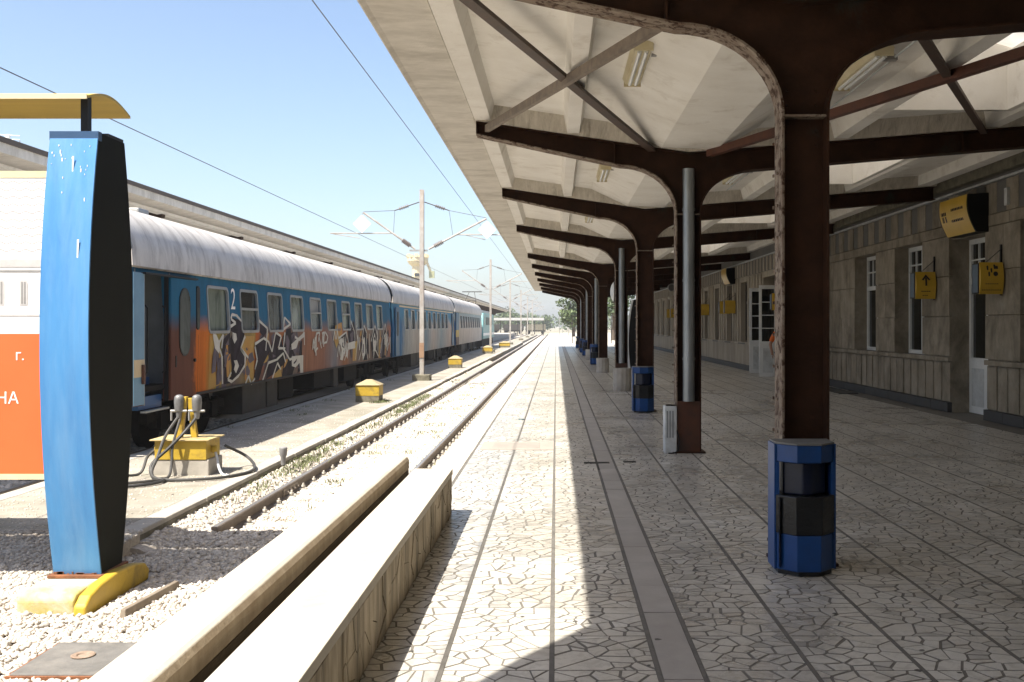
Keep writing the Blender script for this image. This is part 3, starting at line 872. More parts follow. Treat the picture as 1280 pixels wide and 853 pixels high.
text_mesh("НА", 0.135, (-4.405+0.02, 8.130, 0.985), (R(90),0,0), PRW, pt, align='RIGHT')

# dark lid, strips and steel plate lying in the gravel
ml = thing('manhole_cover', 'weathered grey square access cover with a round lifting ring in the gravel', 'cover', (-3.07, 6.4, Z_G))
MB().box(-3.36, -2.78, 6.06, 6.72, -0.58, -0.517).build('cover_frame', RUST, ml)
LIDM = M('lid_grey', (0.165,0.16,0.152), (0.10,0.098,0.092), 4, 0.8, bmp=0.3, spec=0.2, stain=(0.26,0.245,0.22), stain_scale=3)
MB().box(-3.34, -2.80, 6.08, 6.70, -0.56, -0.508).build('cover_plate', LIDM, ml, bev=0.005)
MB().lathe([(0.035,-0.51),(0.07,-0.51),(0.075,-0.500),(0.066,-0.496),(0.04,-0.499),(0.035,-0.507)], (-3.05, 6.42, 0), 20).build('lifting_ring', M('ringrust', (0.30,0.24,0.19), (0.18,0.12,0.08), 12, 0.8), ml)
tag(MB().hexa([(-3.23,7.35,-0.57),(-3.17,7.33,-0.57),(-3.09,8.2,-0.57),(-3.15,8.22,-0.57),(-3.22,7.36,-0.475),(-3.18,7.35,-0.475),(-3.10,8.18,-0.475),(-3.14,8.2,-0.475)]).build('buried_plank', M('plank', (0.24,0.20,0.15), (0.15,0.12,0.09), 6, 0.9, bmp=0.4), bev=0.006), 'weathered strip of timber half buried in gravel beside the yellow foot', 'plank')
tag(MB().hexa([(-2.92,12.3,-0.64),(-2.3,12.26,-0.64),(-2.3,13.5,-0.64),(-2.92,13.52,-0.64),(-2.92,12.3,-0.592),(-2.3,12.26,-0.592),(-2.3,13.5,-0.592),(-2.92,13.52,-0.592)]).build('steel_plate', M('plate', (0.17,0.175,0.18), (0.12,0.125,0.13), 4, 0.6)), 'dark flat steel plate lying between the rails near the parapet', 'plate')
sb = thing('survey_post', 'short grey metal post with a flared cap on the island platform kerb', 'post', (-4.2, 15.2, Z_I))
MB().lathe([(0.035,-0.42),(0.04,-0.30),(0.055,-0.27),(0.062,-0.17),(0.05,-0.155)], (-4.0, 14.6, 0), 12).build('post_body', M('greypost', (0.24,0.24,0.24), None, 8, 0.7), sb, smooth=True)
tag(MB().lathe([(0.04,0.0),(0.055,0.004),(0.05,0.014),(0.01,0.018)], (-0.60, 17.2, 0), 16).build('drain_cap', M('capblue', (0.10,0.16,0.18), None, 8, 0.4)), 'small dark round metal cap on the sunlit paving', 'cap')

# ------------------------------------------------------------------ supply cabinet with hoses on the island platform
sp_ = thing('supply_cabinet', 'yellow train supply cabinet on a concrete block with two grey couplers and trailing hoses', 'supply cabinet', (-5.02, 13.6, Z_I))
MB().box(-5.40, -4.64, 13.3, 13.85, Z_I-0.02, -0.17).build('concrete_block', CONC, sp_, bev=0.012)
cb_ = MB().box(-5.36, -4.67, 13.29, 13.83, -0.169, 0.085).build('cabinet', YELLOW, sp_, bev=0.006)
MB().box(-5.41, -4.62, 13.24, 13.88, 0.087, 0.105).build('lid', M('lidyellow', (0.52,0.42,0.22), (0.38,0.29,0.12), 5, 0.7), sp_, bev=0.004)
for x in (-5.43, -4.66):
    MB().lathe([(0.03,0),(0.05,0.0),(0.05,0.05),(0.035,0.07)], (x, 13.5, -0.05), 10, 'x').build('socket', YELLOW, cb_)
pts_ = [(-5.16,13.5,0.10),(-5.10,13.5,0.30),(-5.03,13.5,0.56),(-5.02,13.5,0.66)]
MB().hexa([(-5.17,13.48,0.105),(-5.07,13.48,0.105),(-5.07,13.55,0.105),(-5.17,13.55,0.105),(-5.045,13.48,0.66),(-5.0,13.48,0.66),(-5.0,13.55,0.66),(-5.045,13.55,0.66)]).build('hanger_arm', YELLOW, sp_, bev=0.006)
MB().hexa([(-4.95,13.50,0.105),(-4.87,13.50,0.105),(-4.87,13.57,0.105),(-4.95,13.57,0.105),(-5.0,13.50,0.64),(-4.94,13.50,0.64),(-4.94,13.57,0.64),(-5.0,13.57,0.64)]).build('hanger_arm', YELLOW, sp_, bev=0.006)
for x in (-5.10, -4.86):
    cpl = MB()
    cpl.lathe([(0.028,0.36),(0.036,0.40),(0.04,0.46),(0.058,0.475),(0.064,0.56),(0.066,0.62),(0.058,0.665),(0.035,0.685),(0.01,0.69)], (x, 13.47, 0), 14)
    co = cpl.build('coupler', M('coupler_grey', (0.22,0.22,0.22), (0.12,0.12,0.12), 9, 0.5, metal=0.4), sp_, smooth=True)
    MB().tube((x-0.11, 13.46, 0.47), (x+0.11, 13.46, 0.47), 0.018, 8).tube((x-0.10, 13.46, 0.34), (x-0.10, 13.46, 0.48), 0.014, 6).build('coupler_lever', GALV, co)
def curve_pts(ctrl, n=8):
    out = []
    P_ = [Vector(c) for c in ctrl]; P_ = [P_[0]]+P_+[P_[-1]]
    for i in range(1, len(P_)-2):
        for k in range(n):
            t = k/n
            a, b, c, d = P_[i-1], P_[i], P_[i+1], P_[i+2]
            out.append(0.5*((2*b)+(-a+c)*t+(2*a-5*b+4*c-d)*t*t+(-a+3*b-3*c+d)*t**3))
    out.append(P_[-2]); return out
hz = Z_I+0.03
MB().path(curve_pts([(-5.10,13.42,0.38),(-5.20,13.25,0.15),(-5.24,13.1,-0.1),(-5.26,12.95,hz+0.06),(-5.10,12.8,hz),(-4.7,12.75,hz),(-4.3,13.0,hz),(-4.13,13.6,hz+0.01),(-4.4,14.2,hz+0.1),(-4.62,13.9,-0.05)]), 0.021, 8).build('hose', HOSE_G, sp_, smooth=True)
MB().path(curve_pts([(-4.86,13.42,0.37),(-4.95,13.25,0.2),(-5.12,13.15,0.0),(-5.30,13.05,-0.2),(-5.22,12.9,hz),(-5.0,12.7,hz),(-5.1,12.35,hz),(-5.5,12.1,hz),(-5.9,12.05,hz)]), 0.021, 8).build('hose', HOSE, sp_, smooth=True)
MB().path(curve_pts([(-5.06,13.4,0.36),(-5.08,13.2,0.05),(-5.06,13.1,-0.2),(-5.04,12.9,hz),(-5.2,12.6,hz),(-5.6,12.35,hz),(-6.0,12.3,hz)]), 0.018, 8).build('hose', HOSE_G, sp_, smooth=True)
MB().path(curve_pts([(-5.42,13.5,-0.05),(-5.52,13.45,-0.15),(-5.56,13.3,hz),(-5.75,13.1,hz),(-6.0,13.05,hz)]), 0.018, 8).build('hose', HOSE_G, sp_, smooth=True)
MB().path(curve_pts([(-4.63,13.5,-0.05),(-4.58,13.45,-0.16),(-4.52,13.35,-0.28),(-4.42,13.2,hz),(-4.3,13.1,hz)]), 0.018, 8).build('hose', WHITE_OLD, sp_, smooth=True)

# yellow capped boxes along the island platform
def capped_box(x, y, w, label):
    t = thing('cable_box', label, 'cable box', (x, y, Z_I), 'yellow cable boxes along the island platform')
    h = w/2
    MB().box(x-h*0.98, x+h*0.98, y-h*0.98, y+h*0.98, Z_I-0.02, -0.22).build('base', CONC_D, t)
    MB().box(x-h, x+h, y-h, y+h, -0.219, 0.06).build('body', YELLOW, t, bev=0.008)
    c = MB()
    e = h*1.08; s = h*0.25
    c.hexa([(x-e,y-e,0.062),(x+e,y-e,0.062),(x+e,y+e,0.062),(x-e,y+e,0.062),(x-s,y-s,0.20),(x+s,y-s,0.20),(x+s,y+s,0.20),(x-s,y+s,0.20)])
    c.build('lid', M('boxlid', (0.36,0.30,0.18), (0.26,0.21,0.11), 5, 0.75), t, bev=0.006)
capped_box(-4.95, 26.4, 0.62, 'yellow cable box with pyramid lid between supply cabinet and nearest mast')
capped_box(-4.80, 47.5, 0.62, 'yellow cable box just past the nearest catenary mast')
capped_box(-4.95, 72.0, 0.7, 'yellow cable box at the foot of the second catenary mast')
capped_box(-4.75, 92.0, 1.0, 'most distant yellow cable box beside the locomotive')

# ------------------------------------------------------------------ platform canopy: steel frames
COLX = 1.69
FY = [0.85, 6.85, 12.8, 18.95, 25.8, 35.8, 42.0, 48.2, 54.4, 60.6, 66.8, 73.0]
CAN0, CAN1 = -16.0, 76.0  # near end carried on unseen behind the camera to hold back sky light
def zt(x):
    return 3.83 + (COLX-x)*0.147 if x < COLX else 3.83 + (x-COLX)*0.078
def strip(mb, pts, y0, y1, th, closed=False):
    n = len(pts)
    nor = []
    for i in range(n):
        a = pts[max(i-1,0)]; b = pts[min(i+1,n-1)]
        dx, dz = b[0]-a[0], b[1]-a[1]; L = math.hypot(dx, dz)
        nor.append((dz/L*th, -dx/L*th))
    vs, fs = [], []
    for (p, q) in zip(pts, nor):
        vs += [(p[0],y0,p[1]),(p[0],y1,p[1]),(p[0]+q[0],y1,p[1]+q[1]),(p[0]+q[0],y0,p[1]+q[1])]
    for i in range(n-1):
        a, b = i*4, i*4+4
        for k in range(4):
            fs.append((a+k, a+(k+1)%4, b+(k+1)%4, b+k))
    fs += [(3,2,1,0), (n*4-4, n*4-3, n*4-2, n*4-1)]
    mb.add(vs, fs); return mb
def arc(cx, cz, rx, rz, a0, a1, n=10):
    return [(cx+rx*math.sin(a0+(a1-a0)*i/n), cz+rz*math.cos(a0+(a1-a0)*i/n)) for i in range(n+1)]
CL, CR = COLX-0.16, COLX+0.16
left_line = [(-1.02, zt(-1.02)-0.17), (-0.1, 3.855)] + arc(0.83, 3.06, CL-0.83, 0.60, 0, math.pi/2, 12) + [(CL, 0.0)]
right_line = [(7.18, zt(7.18)-0.25), (4.9, 3.815)] + [(p[0], p[1]) for p in arc(2.62, 3.06, CR-2.62, 0.56, 0, math.pi/2, 12)] + [(CR, 0.0)]
def make_frame(y, label):
    t = thing('canopy_frame', label, 'steel column', (COLX, y, 0), 'steel frames carrying the platform canopy')
    # web: beam with haunches and the column
    lb = left_line[:-1]; rb_ = right_line[:-1]
    poly = [(-1.02, zt(-1.02)-0.006), (COLX, zt(COLX)-0.006), (7.18, zt(7.18)-0.006)] + rb_ + lb[::-1]
    web = MB()
    # split the concave web into strips so that it fills cleanly
    def bottom(x):
        ln = left_line if x <= CL else (right_line if x >= CR else None)
        if ln is None: return 3.06
        for (a, b) in zip(ln, ln[1:]):
            lo, hi = min(a[0], b[0]), max(a[0], b[0])
            if lo <= x <= hi and hi > lo:
                return a[1]+(b[1]-a[1])*(x-a[0])/(b[0]-a[0])
        return 3.06
    xs = sorted(set([p[0] for p in lb]+[p[0] for p in rb_]+[COLX]))
    vs, fs = [], []
    for x in xs:
        for yy in (y-0.007, y+0.007):
            vs += [(x, yy, bottom(x)), (x, yy, zt(x)-0.006)]
    for i in range(len(xs)-1):
        a = i*4; b = a+4
        fs += [(a, b, b+1, a+1), (a+2, a+3, b+3, b+2), (a+1, b+1, b+3, a+3), (a, a+2, b+2, b)]
    fs += [(0,1,3,2), (len(vs)-4, len(vs)-2, len(vs)-1, len(vs)-3)]
    web.add(vs, fs); web.build('beam_web', STEEL, t)
    MB().box(CL, CR, y-0.007, y+0.007, 0, 3.06).build('column_web', STEEL, t)
    w = 0.115
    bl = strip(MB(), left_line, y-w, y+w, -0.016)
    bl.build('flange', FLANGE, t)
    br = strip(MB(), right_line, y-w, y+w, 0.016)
    br.build('flange', STEEL, t)  # shade put into the colour: right flange darker, light comes from the left
    tf = strip(MB(), [(-1.02, zt(-1.02)), (COLX, zt(COLX))], y-w, y+w, 0.012); strip(tf, [(COLX, zt(COLX)), (7.18, zt(7.18))], y-w, y+w, 0.012)
    tf.build('top_flange', STEEL, t)
    st = MB()
    for x in (-1.015, 0.02, 0.75, 3.4, 5.2):
        for s in (-1, 1):
            yy = y+s*0.06
            st = MB().box(x-0.006, x+0.006, min(y+s*0.008, y+s*0.10), max(y+s*0.008, y+s*0.10), bottom(x)+0.012, zt(x)-0.014)
            st.build('stiffener', STEEL, t)
    MB().box(CL+0.002, CR-0.002, y-0.10, y+0.10, 3.04, 3.055).build('splice_plate', FLANGE, t)
    # rivets down the visible flange
    rv = MB()
    zz = 0.9
    while zz < 3.0:
        for s in (-0.06, 0.06):
            rv.box(CL-0.026, CL-0.015, y+s-0.01, y+s+0.01, zz-0.01, zz+0.01)
        zz += 0.22
    tag(rv.build('rivets', FLANGE, t), kind='stuff')
    for bx in (-0.10, 0.10):
        for bz in (2.86, 2.96, 3.14, 3.24):
            MB().tube((COLX+bx, y-0.007, bz), (COLX+bx, y-0.022, bz), 0.013, 6).build('bolt', STEEL, t)
    # stepped base plate
    MB().box(CL-0.05, CR+0.05, y-0.16, y+0.16, 0.001, 0.02).build('base_plate', STEEL, t)
    return t
def add_pipe(t, y, zb):
    p = MB().tube((COLX, y-0.115, zb), (COLX, y-0.115, 3.62), 0.075, 16).build('drainpipe', PIPE, t, smooth=True)
    for z in (1.2, 2.2, 3.1):
        MB().tube((COLX, y-0.115, z-0.015), (COLX, y-0.115, z+0.015), 0.082, 16).build('pipe_collar', PIPE, p)
    MB().box(CL+0.017, CR-0.017, y-0.122, y-0.108+0.004, 0.002, zb).build('pipe_cover', RUSTPLATE, t)
frame_labels = ['brown steel canopy column behind the camera', 'nearest brown steel canopy column with a large blue bin at its foot',
    'second brown steel column with drainpipe and white cabinet beside it', 'third brown canopy column, blue and black bin in front',
    'fourth canopy column with drainpipe, standing behind a ribbed concrete planter', 'fifth canopy column, just past the hanging round clock',
    'sixth canopy column in the row, with drainpipe and blue bin', 'seventh canopy column counted from the camera',
    'eighth canopy column counted from the camera, with a pale drainpipe', 'ninth canopy column counted from the camera',
    'tenth canopy column counted from the camera, slim drainpipe', 'last canopy column at the far end of the roof']
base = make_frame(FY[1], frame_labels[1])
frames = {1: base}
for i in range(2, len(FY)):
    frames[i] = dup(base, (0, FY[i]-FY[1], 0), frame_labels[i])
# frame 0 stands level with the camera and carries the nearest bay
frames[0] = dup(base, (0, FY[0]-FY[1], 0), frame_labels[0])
for i in (2, 4, 6, 8, 10):
    t = frames[i]; y = FY[i]
    p = add_pipe(t, y, 0.66)

# ------------------------------------------------------------------ canopy roof
can = thing('platform_canopy', 'long pale concrete platform canopy roof with coffered soffit and skylights', 'canopy', (COLX, 36, 3.8))
CO = 0.21
def slab_seg(x0, x1, y0, y1, name='roof_slab', mat=SOFFIT, up=CO, th=0.12):
    MB().hexa([(x0,y0,zt(x0)+up),(x1,y0,zt(x1)+up),(x1,y1,zt(x1)+up),(x0,y1,zt(x0)+up),
               (x0,y0,zt(x0)+up+th),(x1,y0,zt(x1)+up+th),(x1,y1,zt(x1)+up+th),(x0,y1,zt(x0)+up+th)]).build(name, mat, can)
SK0, SK1 = 3.85, 5.35
slab_seg(-1.05, COLX, CAN0, CAN1)
slab_seg(COLX, SK0, CAN0, CAN1)
slab_seg(SK1, 7.6, CAN0, CAN1)
# edge slab, board marked, with a drip lip; it widens at the near end
ez = zt(-1.05)
ep = [(-1.60, 4.255), (-1.56, 4.275), (-1.05, ez+0.035), (-1.05, ez+0.29), (-1.60, 4.44), (-1.615, 4.42), (-1.615,4.26)]
MB().prism(ep, 'y', 3.6, CAN1).build('edge_slab', SOFFIT_B, can)
bulge = [(-1.05,-16),(-2.25,-16),(-2.25,2.4),(-2.15,2.75),(-1.98,3.05),(-1.78,3.35),(-1.615,3.6),(-1.05,3.6)]
MB().prism(bulge, 'z', 4.27, 4.44).build('edge_slab', SOFFIT_B, can)
MB().box(-1.632, -1.612, 3.7, CAN1, 4.36, 4.47).build('edge_trim', M('trim_brown', (0.22,0.17,0.12), (0.12,0.09,0.06), 9, 0.8), can)
def long_rib(x, w0, w1, drop=CO-0.015):
    b = zt(x)+0.018
    MB().prism([(x-w0,b),(x+w0,b),(x+w1,zt(x+w1)+CO+0.02),(x-w1,zt(x-w1)+CO+0.02)], 'y', CAN0, CAN1).build('rib', SOFFIT, can)
long_rib(-0.93, 0.10, 0.16); long_rib(0.22, 0.075, 0.13); long_rib(3.62, 0.09, 0.17); long_rib(5.55, 0.09, 0.17); long_rib(6.95, 0.12, 0.15)
# valley fill over the column line
MB().prism([(0.62,zt(0.62)+CO+0.01),(COLX-0.35,zt(COLX)+0.055),(COLX+0.35,zt(COLX)+0.025),(2.55,zt(2.55)+CO+0.01)], 'y', CAN0, CAN1).build('valley', SOFFIT, can)
# cross ribs over every beam
for y in FY:
    for (xa, xb) in ((-1.05, COLX), (COLX, 7.3)):
        w0, w1 = 0.15, 0.27
        vs = []
        for x in (xa, xb):
            vs += [(x, y-w0, zt(x)+0.004), (x, y+w0, zt(x)+0.004), (x, y+w1, zt(x)+CO+0.012), (x, y-w1, zt(x)+CO+0.012)]
        MB().add(vs, [(0,1,2,3),(7,6,5,4),(0,4,5,1),(1,5,6,2),(2,6,7,3),(3,7,4,0)]).build('cross_rib', SOFFIT_R, can)
# skylights in the strip between the two right-hand ribs
def mat_translucent():
    m, nt, b = new_mat('skylight_sheet')
    nt.nodes.remove(b)
    tr = N(nt, 'ShaderNodeBsdfTranslucent'); df = N(nt, 'ShaderNodeBsdfDiffuse'); mx = N(nt, 'ShaderNodeMixShader')
    n = noise(nt, 3, 5, 0.6, coords(nt))
    r = ramp(nt, [(0.3, (0.40,0.37,0.33)), (0.7, (0.54,0.51,0.47))], n.outputs['Fac'])
    nt.links.new(r.outputs[0], tr.inputs[0]); nt.links.new(r.outputs[0], df.inputs[0])
    mx.inputs[0].default_value = 0.45
    nt.links.new(tr.outputs[0], mx.inputs[1]); nt.links.new(df.outputs[0], mx.inputs[2])
    nt.links.new(mx.outputs[0], nt.nodes['Material Output'].inputs[0])
    return m
TRANS = mat_translucent()
prev = CAN0
for a, b in zip(FY, FY[1:]):
    s0, s1 = a+1.0, b-1.0
    slab_seg(SK0, SK1, prev, s0)
    prev = s1
    zlo = zt(SK0)+CO
    fr = MB()
    fr.box(SK0-0.08, SK0+0.006, s0, s1, zlo-0.03, zlo+0.56)
    fr.box(SK1-0.006, SK1+0.08, s0, s1, zlo-0.03, zlo+0.665)
    fr.box(SK0-0.08, SK1+0.08, s0-0.08, s0+0.006, zlo-0.028, zlo+0.86)
    fr.box(SK0-0.08, SK1+0.08, s1-0.006, s1+0.08, zlo-0.028, zlo+0.86)
    k = fr.build('skylight', SOFFIT, can)
    n = 8
    vs, fs = [], []
    for i in range(n+1):
        t = i/n
        x = SK0-0.12+(SK1-SK0+0.24)*t
        z = zlo+0.66+0.03*t+0.16*math.sin(math.pi*t)
        vs += [(x, s0-0.02, z), (x, s1+0.02, z)]
    for i in range(n): fs.append((i*2, i*2+2, i*2+3, i*2+1))
    MB().add(vs, fs).build('pane', TRANS, k)
    for q in (0.33, 0.66):
        yy = s0+(s1-s0)*q
        MB().box(SK0, SK1, yy-0.02, yy+0.02, zlo+0.50, zlo+0.55).build('glazing_bar', GALV, k)
slab_seg(SK0, SK1, prev, CAN1)
# beam-end fascia along the wall
MB().box(7.19, 7.34, CAN0, 26.95, 4.13, 4.46).build('wall_beam', CONC_D, can)

# crossed bracing under the nearest full bay
def brace(p0, p1, mat, label, w=0.045):
    p0 = Vector(p0); p1 = Vector(p1)
    d = (p1-p0).normalized(); s = d.cross(Vector((0,0,1))).normalized()*w; u = Vector((0,0,0.02))
    mb = MB().hexa([p0-s-u, p0+s-u, p1+s-u, p1-s-u, p0-s+u, p0+s+u, p1+s+u, p1-s+u])
    # upstand of the angle section
    u2 = Vector((0,0,0.07)); s2 = s*0.15
    mb.hexa([p0-s+u, p0-s+s2*2+u, p1-s+s2*2+u, p1-s+u, p0-s+u2, p0-s+s2*2+u2, p1-s+s2*2+u2, p1-s+u2])
    return tag(mb.build('roof_brace', mat), label, 'brace', 'diagonal roof braces under the canopy')
y1_, y2_ = FY[1]+0.12, FY[2]-0.12
brace((-0.92, y1_, zt(-0.92)-0.06), (1.22, y2_, zt(1.22)-0.04), BRACE, 'dark diagonal roof brace crossing the nearest left bay of the soffit', 0.05)
brace((0.95, y1_, zt(0.95)-0.10), (-0.88, y2_, zt(-0.88)-0.10), BRACE_G, 'dusty grey-brown diagonal brace crossing in front of the dark one', 0.028)
brace((2.45, y1_, zt(2.45)-0.06), (5.45, y2_, zt(5.45)-0.04), BRACE, 'brown diagonal brace reaching towards the skylight at upper right', 0.04)
brace((4.7, y1_, zt(4.7)-0.10), (1.95, y2_, zt(1.95)-0.06), M('brace_red', (0.13,0.05,0.03), (0.07,0.03,0.02), 6, 0.6), 'reddish brown brace running from the second column to the upper right', 0.045)
MB()

# tube lights on the soffit
TUBE = M('light_diffuser', (0.66,0.60,0.42), (0.52,0.44,0.25), 3, 0.4, bmp=0)
def lamp(x, y, label, z=None):
    z = zt(x)+0.10 if z is None else z
    t = thing('tube_light', label, 'light fixture', (x, y, z), 'tube lights on the canopy soffit')
    MB().prism([(x-0.07,z-0.01),(x+0.07,z-0.01),(x+0.10,z+0.05),(x-0.10,z+0.05)], 'y', y, y+1.3).build('housing', TUBE, t)
    MB().tube((x-0.03, y+0.05, z-0.02), (x-0.03, y+1.25, z-0.02), 0.018, 8).build('tube', WHITE, t)
    MB().tube((x+0.03, y+0.05, z-0.02), (x+0.03, y+1.25, z-0.02), 0.018, 8).build('tube', WHITE, t)
    for yy in (y-0.02, y+1.3): MB().box(x-0.085, x+0.085, yy, yy+0.02, z-0.03, z+0.055).build('end_cap', TUBE, t)
    MB().tube((x+0.20, y-1.2, z+0.04), (x+0.20, y+2.6, z+0.04), 0.011, 6).build('conduit', WHITE_OLD, t)
    MB().box(x+0.10, x+0.22, y+0.28, y+0.34, z+0.01, z+0.06).build('bracket', GALV, t)
lamp(0.77, 8.75, 'tube light on the soffit just past the nearest left beam')
lamp(0.77, 15.4, 'tube light on the left soffit between the second and third columns')
lamp(0.77, 22.0, 'small tube light on the left soffit between the third and fourth columns')
lamp(2.88, 8.75, 'tube light on the right soffit beside the nearest column')
lamp(2.88, 15.4, 'tube light on the right soffit behind the second column')

# ------------------------------------------------------------------ things at the column feet
def bin_(y, label, w=0.41, h=0.86):
    t = thing('litter_bin', label, 'litter bin', (1.62, y, 0), 'blue litter bins on the canopy columns')
    x = 1.63
    def octo(e, c=0.11, d0=0.0, d1=0.30):
        hw = w/2+e
        return [(x-hw, y+d1), (x-hw, y+d0+c-e*0.4), (x-hw+c, y+d0-e), (x+hw-c, y+d0-e), (x+hw, y+d0+c-e*0.4), (x+hw, y+d1)]
    MB().prism(octo(-0.012), 'z', 0.002, 0.03).build('foot', BIN_BLACK, t)
    MB().prism(octo(0), 'z', 0.031, h*0.31).build('lower_body', BIN_BLUE, t, bev=0.006)
    MB().prism(octo(0.007), 'z', h*0.312, h*0.60).build('bag_band', BIN_BLACK, t, bev=0.006)
    MB().prism(octo(-0.05), 'z', h*0.602, h*0.85).build('throat', M('bin_throat', (0.003,0.008,0.03), (0.002,0.005,0.02), 3, 0.35), t, bev=0.01)
    for s in (-1, 1):
        MB().box(x+s*(w/2+0.007)-0.007, x+s*(w/2+0.007)+0.007, y+0.105, y+0.3, 0.031, h*0.985).build('side_panel', BIN_BLUE, t)
    # back cheeks either side of the mouth
    for s in (-1, 1):
        MB().box(x+s*(w/2)-0.018 if s > 0 else x-w/2, x+w/2 if s > 0 else x-w/2+0.018, y+0.10, y+0.299, h*0.602, h*0.85).build('cheek', BIN_BLUE, t)
    MB().prism(octo(0), 'z', h*0.852, h*0.985).build('hood', BIN_BLUE, t, bev=0.006)
    MB().prism(octo(0.004), 'z', h*0.987, h).build('top_plate', GREYTOP, t)
    MB().box(x-w/2+0.012, x-w/2+0.016, y+0.06, y+0.09, 0.05, h*0.58).build('hinge', BIN_BLACK, t)
    return t
bb = bin_(FY[1]-0.44, 'large blue litter bin with black band at the nearest column', 0.375)
def dup_bin(i, label, s=1.0):
    t = dup(bb, (0, FY[i]-FY[1], 0), label)
    t.scale = (s, s, s); return t
dup_bin(3, 'blue and black litter bin in front of the third column')
dup_bin(6, 'blue litter bin at the sixth column, right of the far planter')
dup_bin(8, 'small blue bin at the eighth column')
dup_bin(9, 'small blue bin at the ninth column in the distance')
dup_bin(11, 'farthest blue bin at the last canopy column')

cab = thing('electric_cabinet', 'narrow white louvred metal cabinet on the floor beside the second column', 'cabinet', (1.46, 12.7, 0))
y = FY[2]-0.16
MB().box(1.38, 1.535, y, y+0.22, 0.0, 0.60).build('housing', WHITE_OLD, cab, bev=0.01)
for k in range(3):
    MB().box(1.405+k*0.036, 1.42+k*0.036, y-0.004, y+0.002, 0.20, 0.54).build('louvre', M('louvre_grey', (0.22,0.24,0.25), None, 4, 0.6), cab)
MB().box(1.40, 1.52, y+0.02, y+0.2, 0.601, 0.615).build('top_cover', BIN_BLACK, cab)
MB().path(curve_pts([(1.535, y+0.02, 0.30),(1.56, y-0.03, 0.18),(1.545, y-0.06, 0.06),(1.50, y-0.05, 0.015),(1.42, y-0.07, 0.012)]), 0.008, 6).build('cable', BLACK, cab)

def planter(x, y, r, h, label):
    t = thing('planter', label, 'planter', (x, y, 0), 'ribbed concrete planters by the columns')
    n = 48
    prof = [(0, 0), (0.96, 0), (1.0, h*0.06), (1.0, h*0.93), (0.97, h), (0.84, h), (0.82, h*0.8), (0, h*0.8)]
    vs, fs = [], []
    for (k, z) in prof[1:-1]:
        for i in range(n):
            a = 2*math.pi*i/n
            rad = r*k*(1-0.035*(i % 4 < 2) if 0.98 <= k else 1)
            vs.append((x+rad*math.cos(a), y+rad*math.sin(a), z+0.001))
    m = len(prof)-2
    for j in range(m-1):
        for i in range(n): fs.append((j*n+i, j*n+(i+1)%n, (j+1)*n+(i+1)%n, (j+1)*n+i))
    fs += [tuple(range(n-1,-1,-1))]
    MB().add(vs, fs).build('tub', CONC, t)
    MB().lathe([(0.01,h*0.80),(r*0.83,h*0.80),(r*0.83,h*0.84),(0.01,h*0.86)], (x,y,0), 24).build('soil', M('soil', (0.06,0.045,0.03), None, 20, 0.95, bmp=0.5), t)
planter(1.66, 24.95, 0.23, 0.56, 'ribbed round concrete planter in front of the fourth column')
planter(1.62, 34.6, 0.22, 0.50, 'ribbed round concrete planter before the fifth column, farther away')
planter(1.62, 47.3, 0.22, 0.50, 'small far ribbed concrete planter by the seventh column')

# hanging clock, wall loudspeaker, dark timetable pylon
ck = thing('station_clock', 'round white double-faced clock hanging beside the fourth column', 'clock', (1.78, 30.5, 2.6))
MB().lathe([(0.0,-0.10),(0.29,-0.10),(0.32,-0.08),(0.32,0.08),(0.29,0.10),(0.0,0.10)], (1.86,30.5,2.66), 32, 'x').build('case', BLACK, ck, smooth=True)
MB().lathe([(0.005,-0.20),(0.10,-0.192),(0.20,-0.165),(0.28,-0.12),(0.29,-0.1005)], (1.86,30.5,2.66), 32, 'x').build('dial', WHITE, ck, smooth=True)
MB().lathe([(0.29,0.1005),(0.28,0.12),(0.20,0.165),(0.10,0.192),(0.005,0.20)], (1.86,30.5,2.66), 32, 'x').build('dial', WHITE, ck, smooth=True)
MB().tube((1.86,30.5,2.97),(1.86,30.5,4.0),0.02,8).build('hanger', BLACK, ck)
ls = thing('wall_clock', 'small grey round clock on a bracket above the far yellow signs', 'clock', (6.75, 58, 3.8))
MB().lathe([(0.0,-0.08),(0.20,-0.08),(0.22,-0.05),(0.22,0.08),(0.0,0.08)], (6.72,58,3.85), 20, 'y').build('case', GALV, ls)
MB().lathe([(0.0,-0.09),(0.17,-0.088),(0.175,-0.082)], (6.72,58,3.85), 20, 'y').build('dial', TRAV_D, ls)
MB().box(6.85,6.97,57.97,58.03,3.82,3.88).build('bracket', BLACK, ls)
tp = thing('timetable_pylon', 'tall dark lens-shaped timetable pylon with a white edge behind the third column', 'sign', (3.0, 36, 0))
f2, b2_ = [], []
for i in range(13):
    t = i/12; z = 0.02+2.55*t; d = 0.10+0.12*(1-(2*t-1)**2)
    f2.append((2.90-d-0.10*(1-t), z)); b2_.append((3.30, z))
def skew(pts): return [(p[0]+0.0, p[1]) for p in pts]
MB().prism(f2+b2_[::-1], 'y', 36.0, 36.25).build('panel', BLACK, tp)
strip(MB(), f2, 35.97, 36.27, -0.05).build('edge', WHITE, tp)

# ------------------------------------------------------------------ station building
bld = thing('station_building', 'travertine-clad station building along the shaded right side of the platform', 'building', (9, 30, 0))
WX = 7.35                     # face of the near cladding
rw = random.Random(21)
def core(x0, y0, y1, z0, z1, x1=9.0): MB().box(x0, x1, y0, y1, z0, z1).build('wall_core', JOINT if x1 < 8 else TRAV, bld)
opens = [(22.90, 24.50, 0.98, 3.30, 'w'), (20.0, 21.6, 0.98, 3.30, 'w'), (17.05, 18.60, 0.0, 3.22, 'd'), (14.2, 15.75, 0.98, 3.30, 'w')]
opens.sort()
Y0, Y1 = -16.0, 27.0
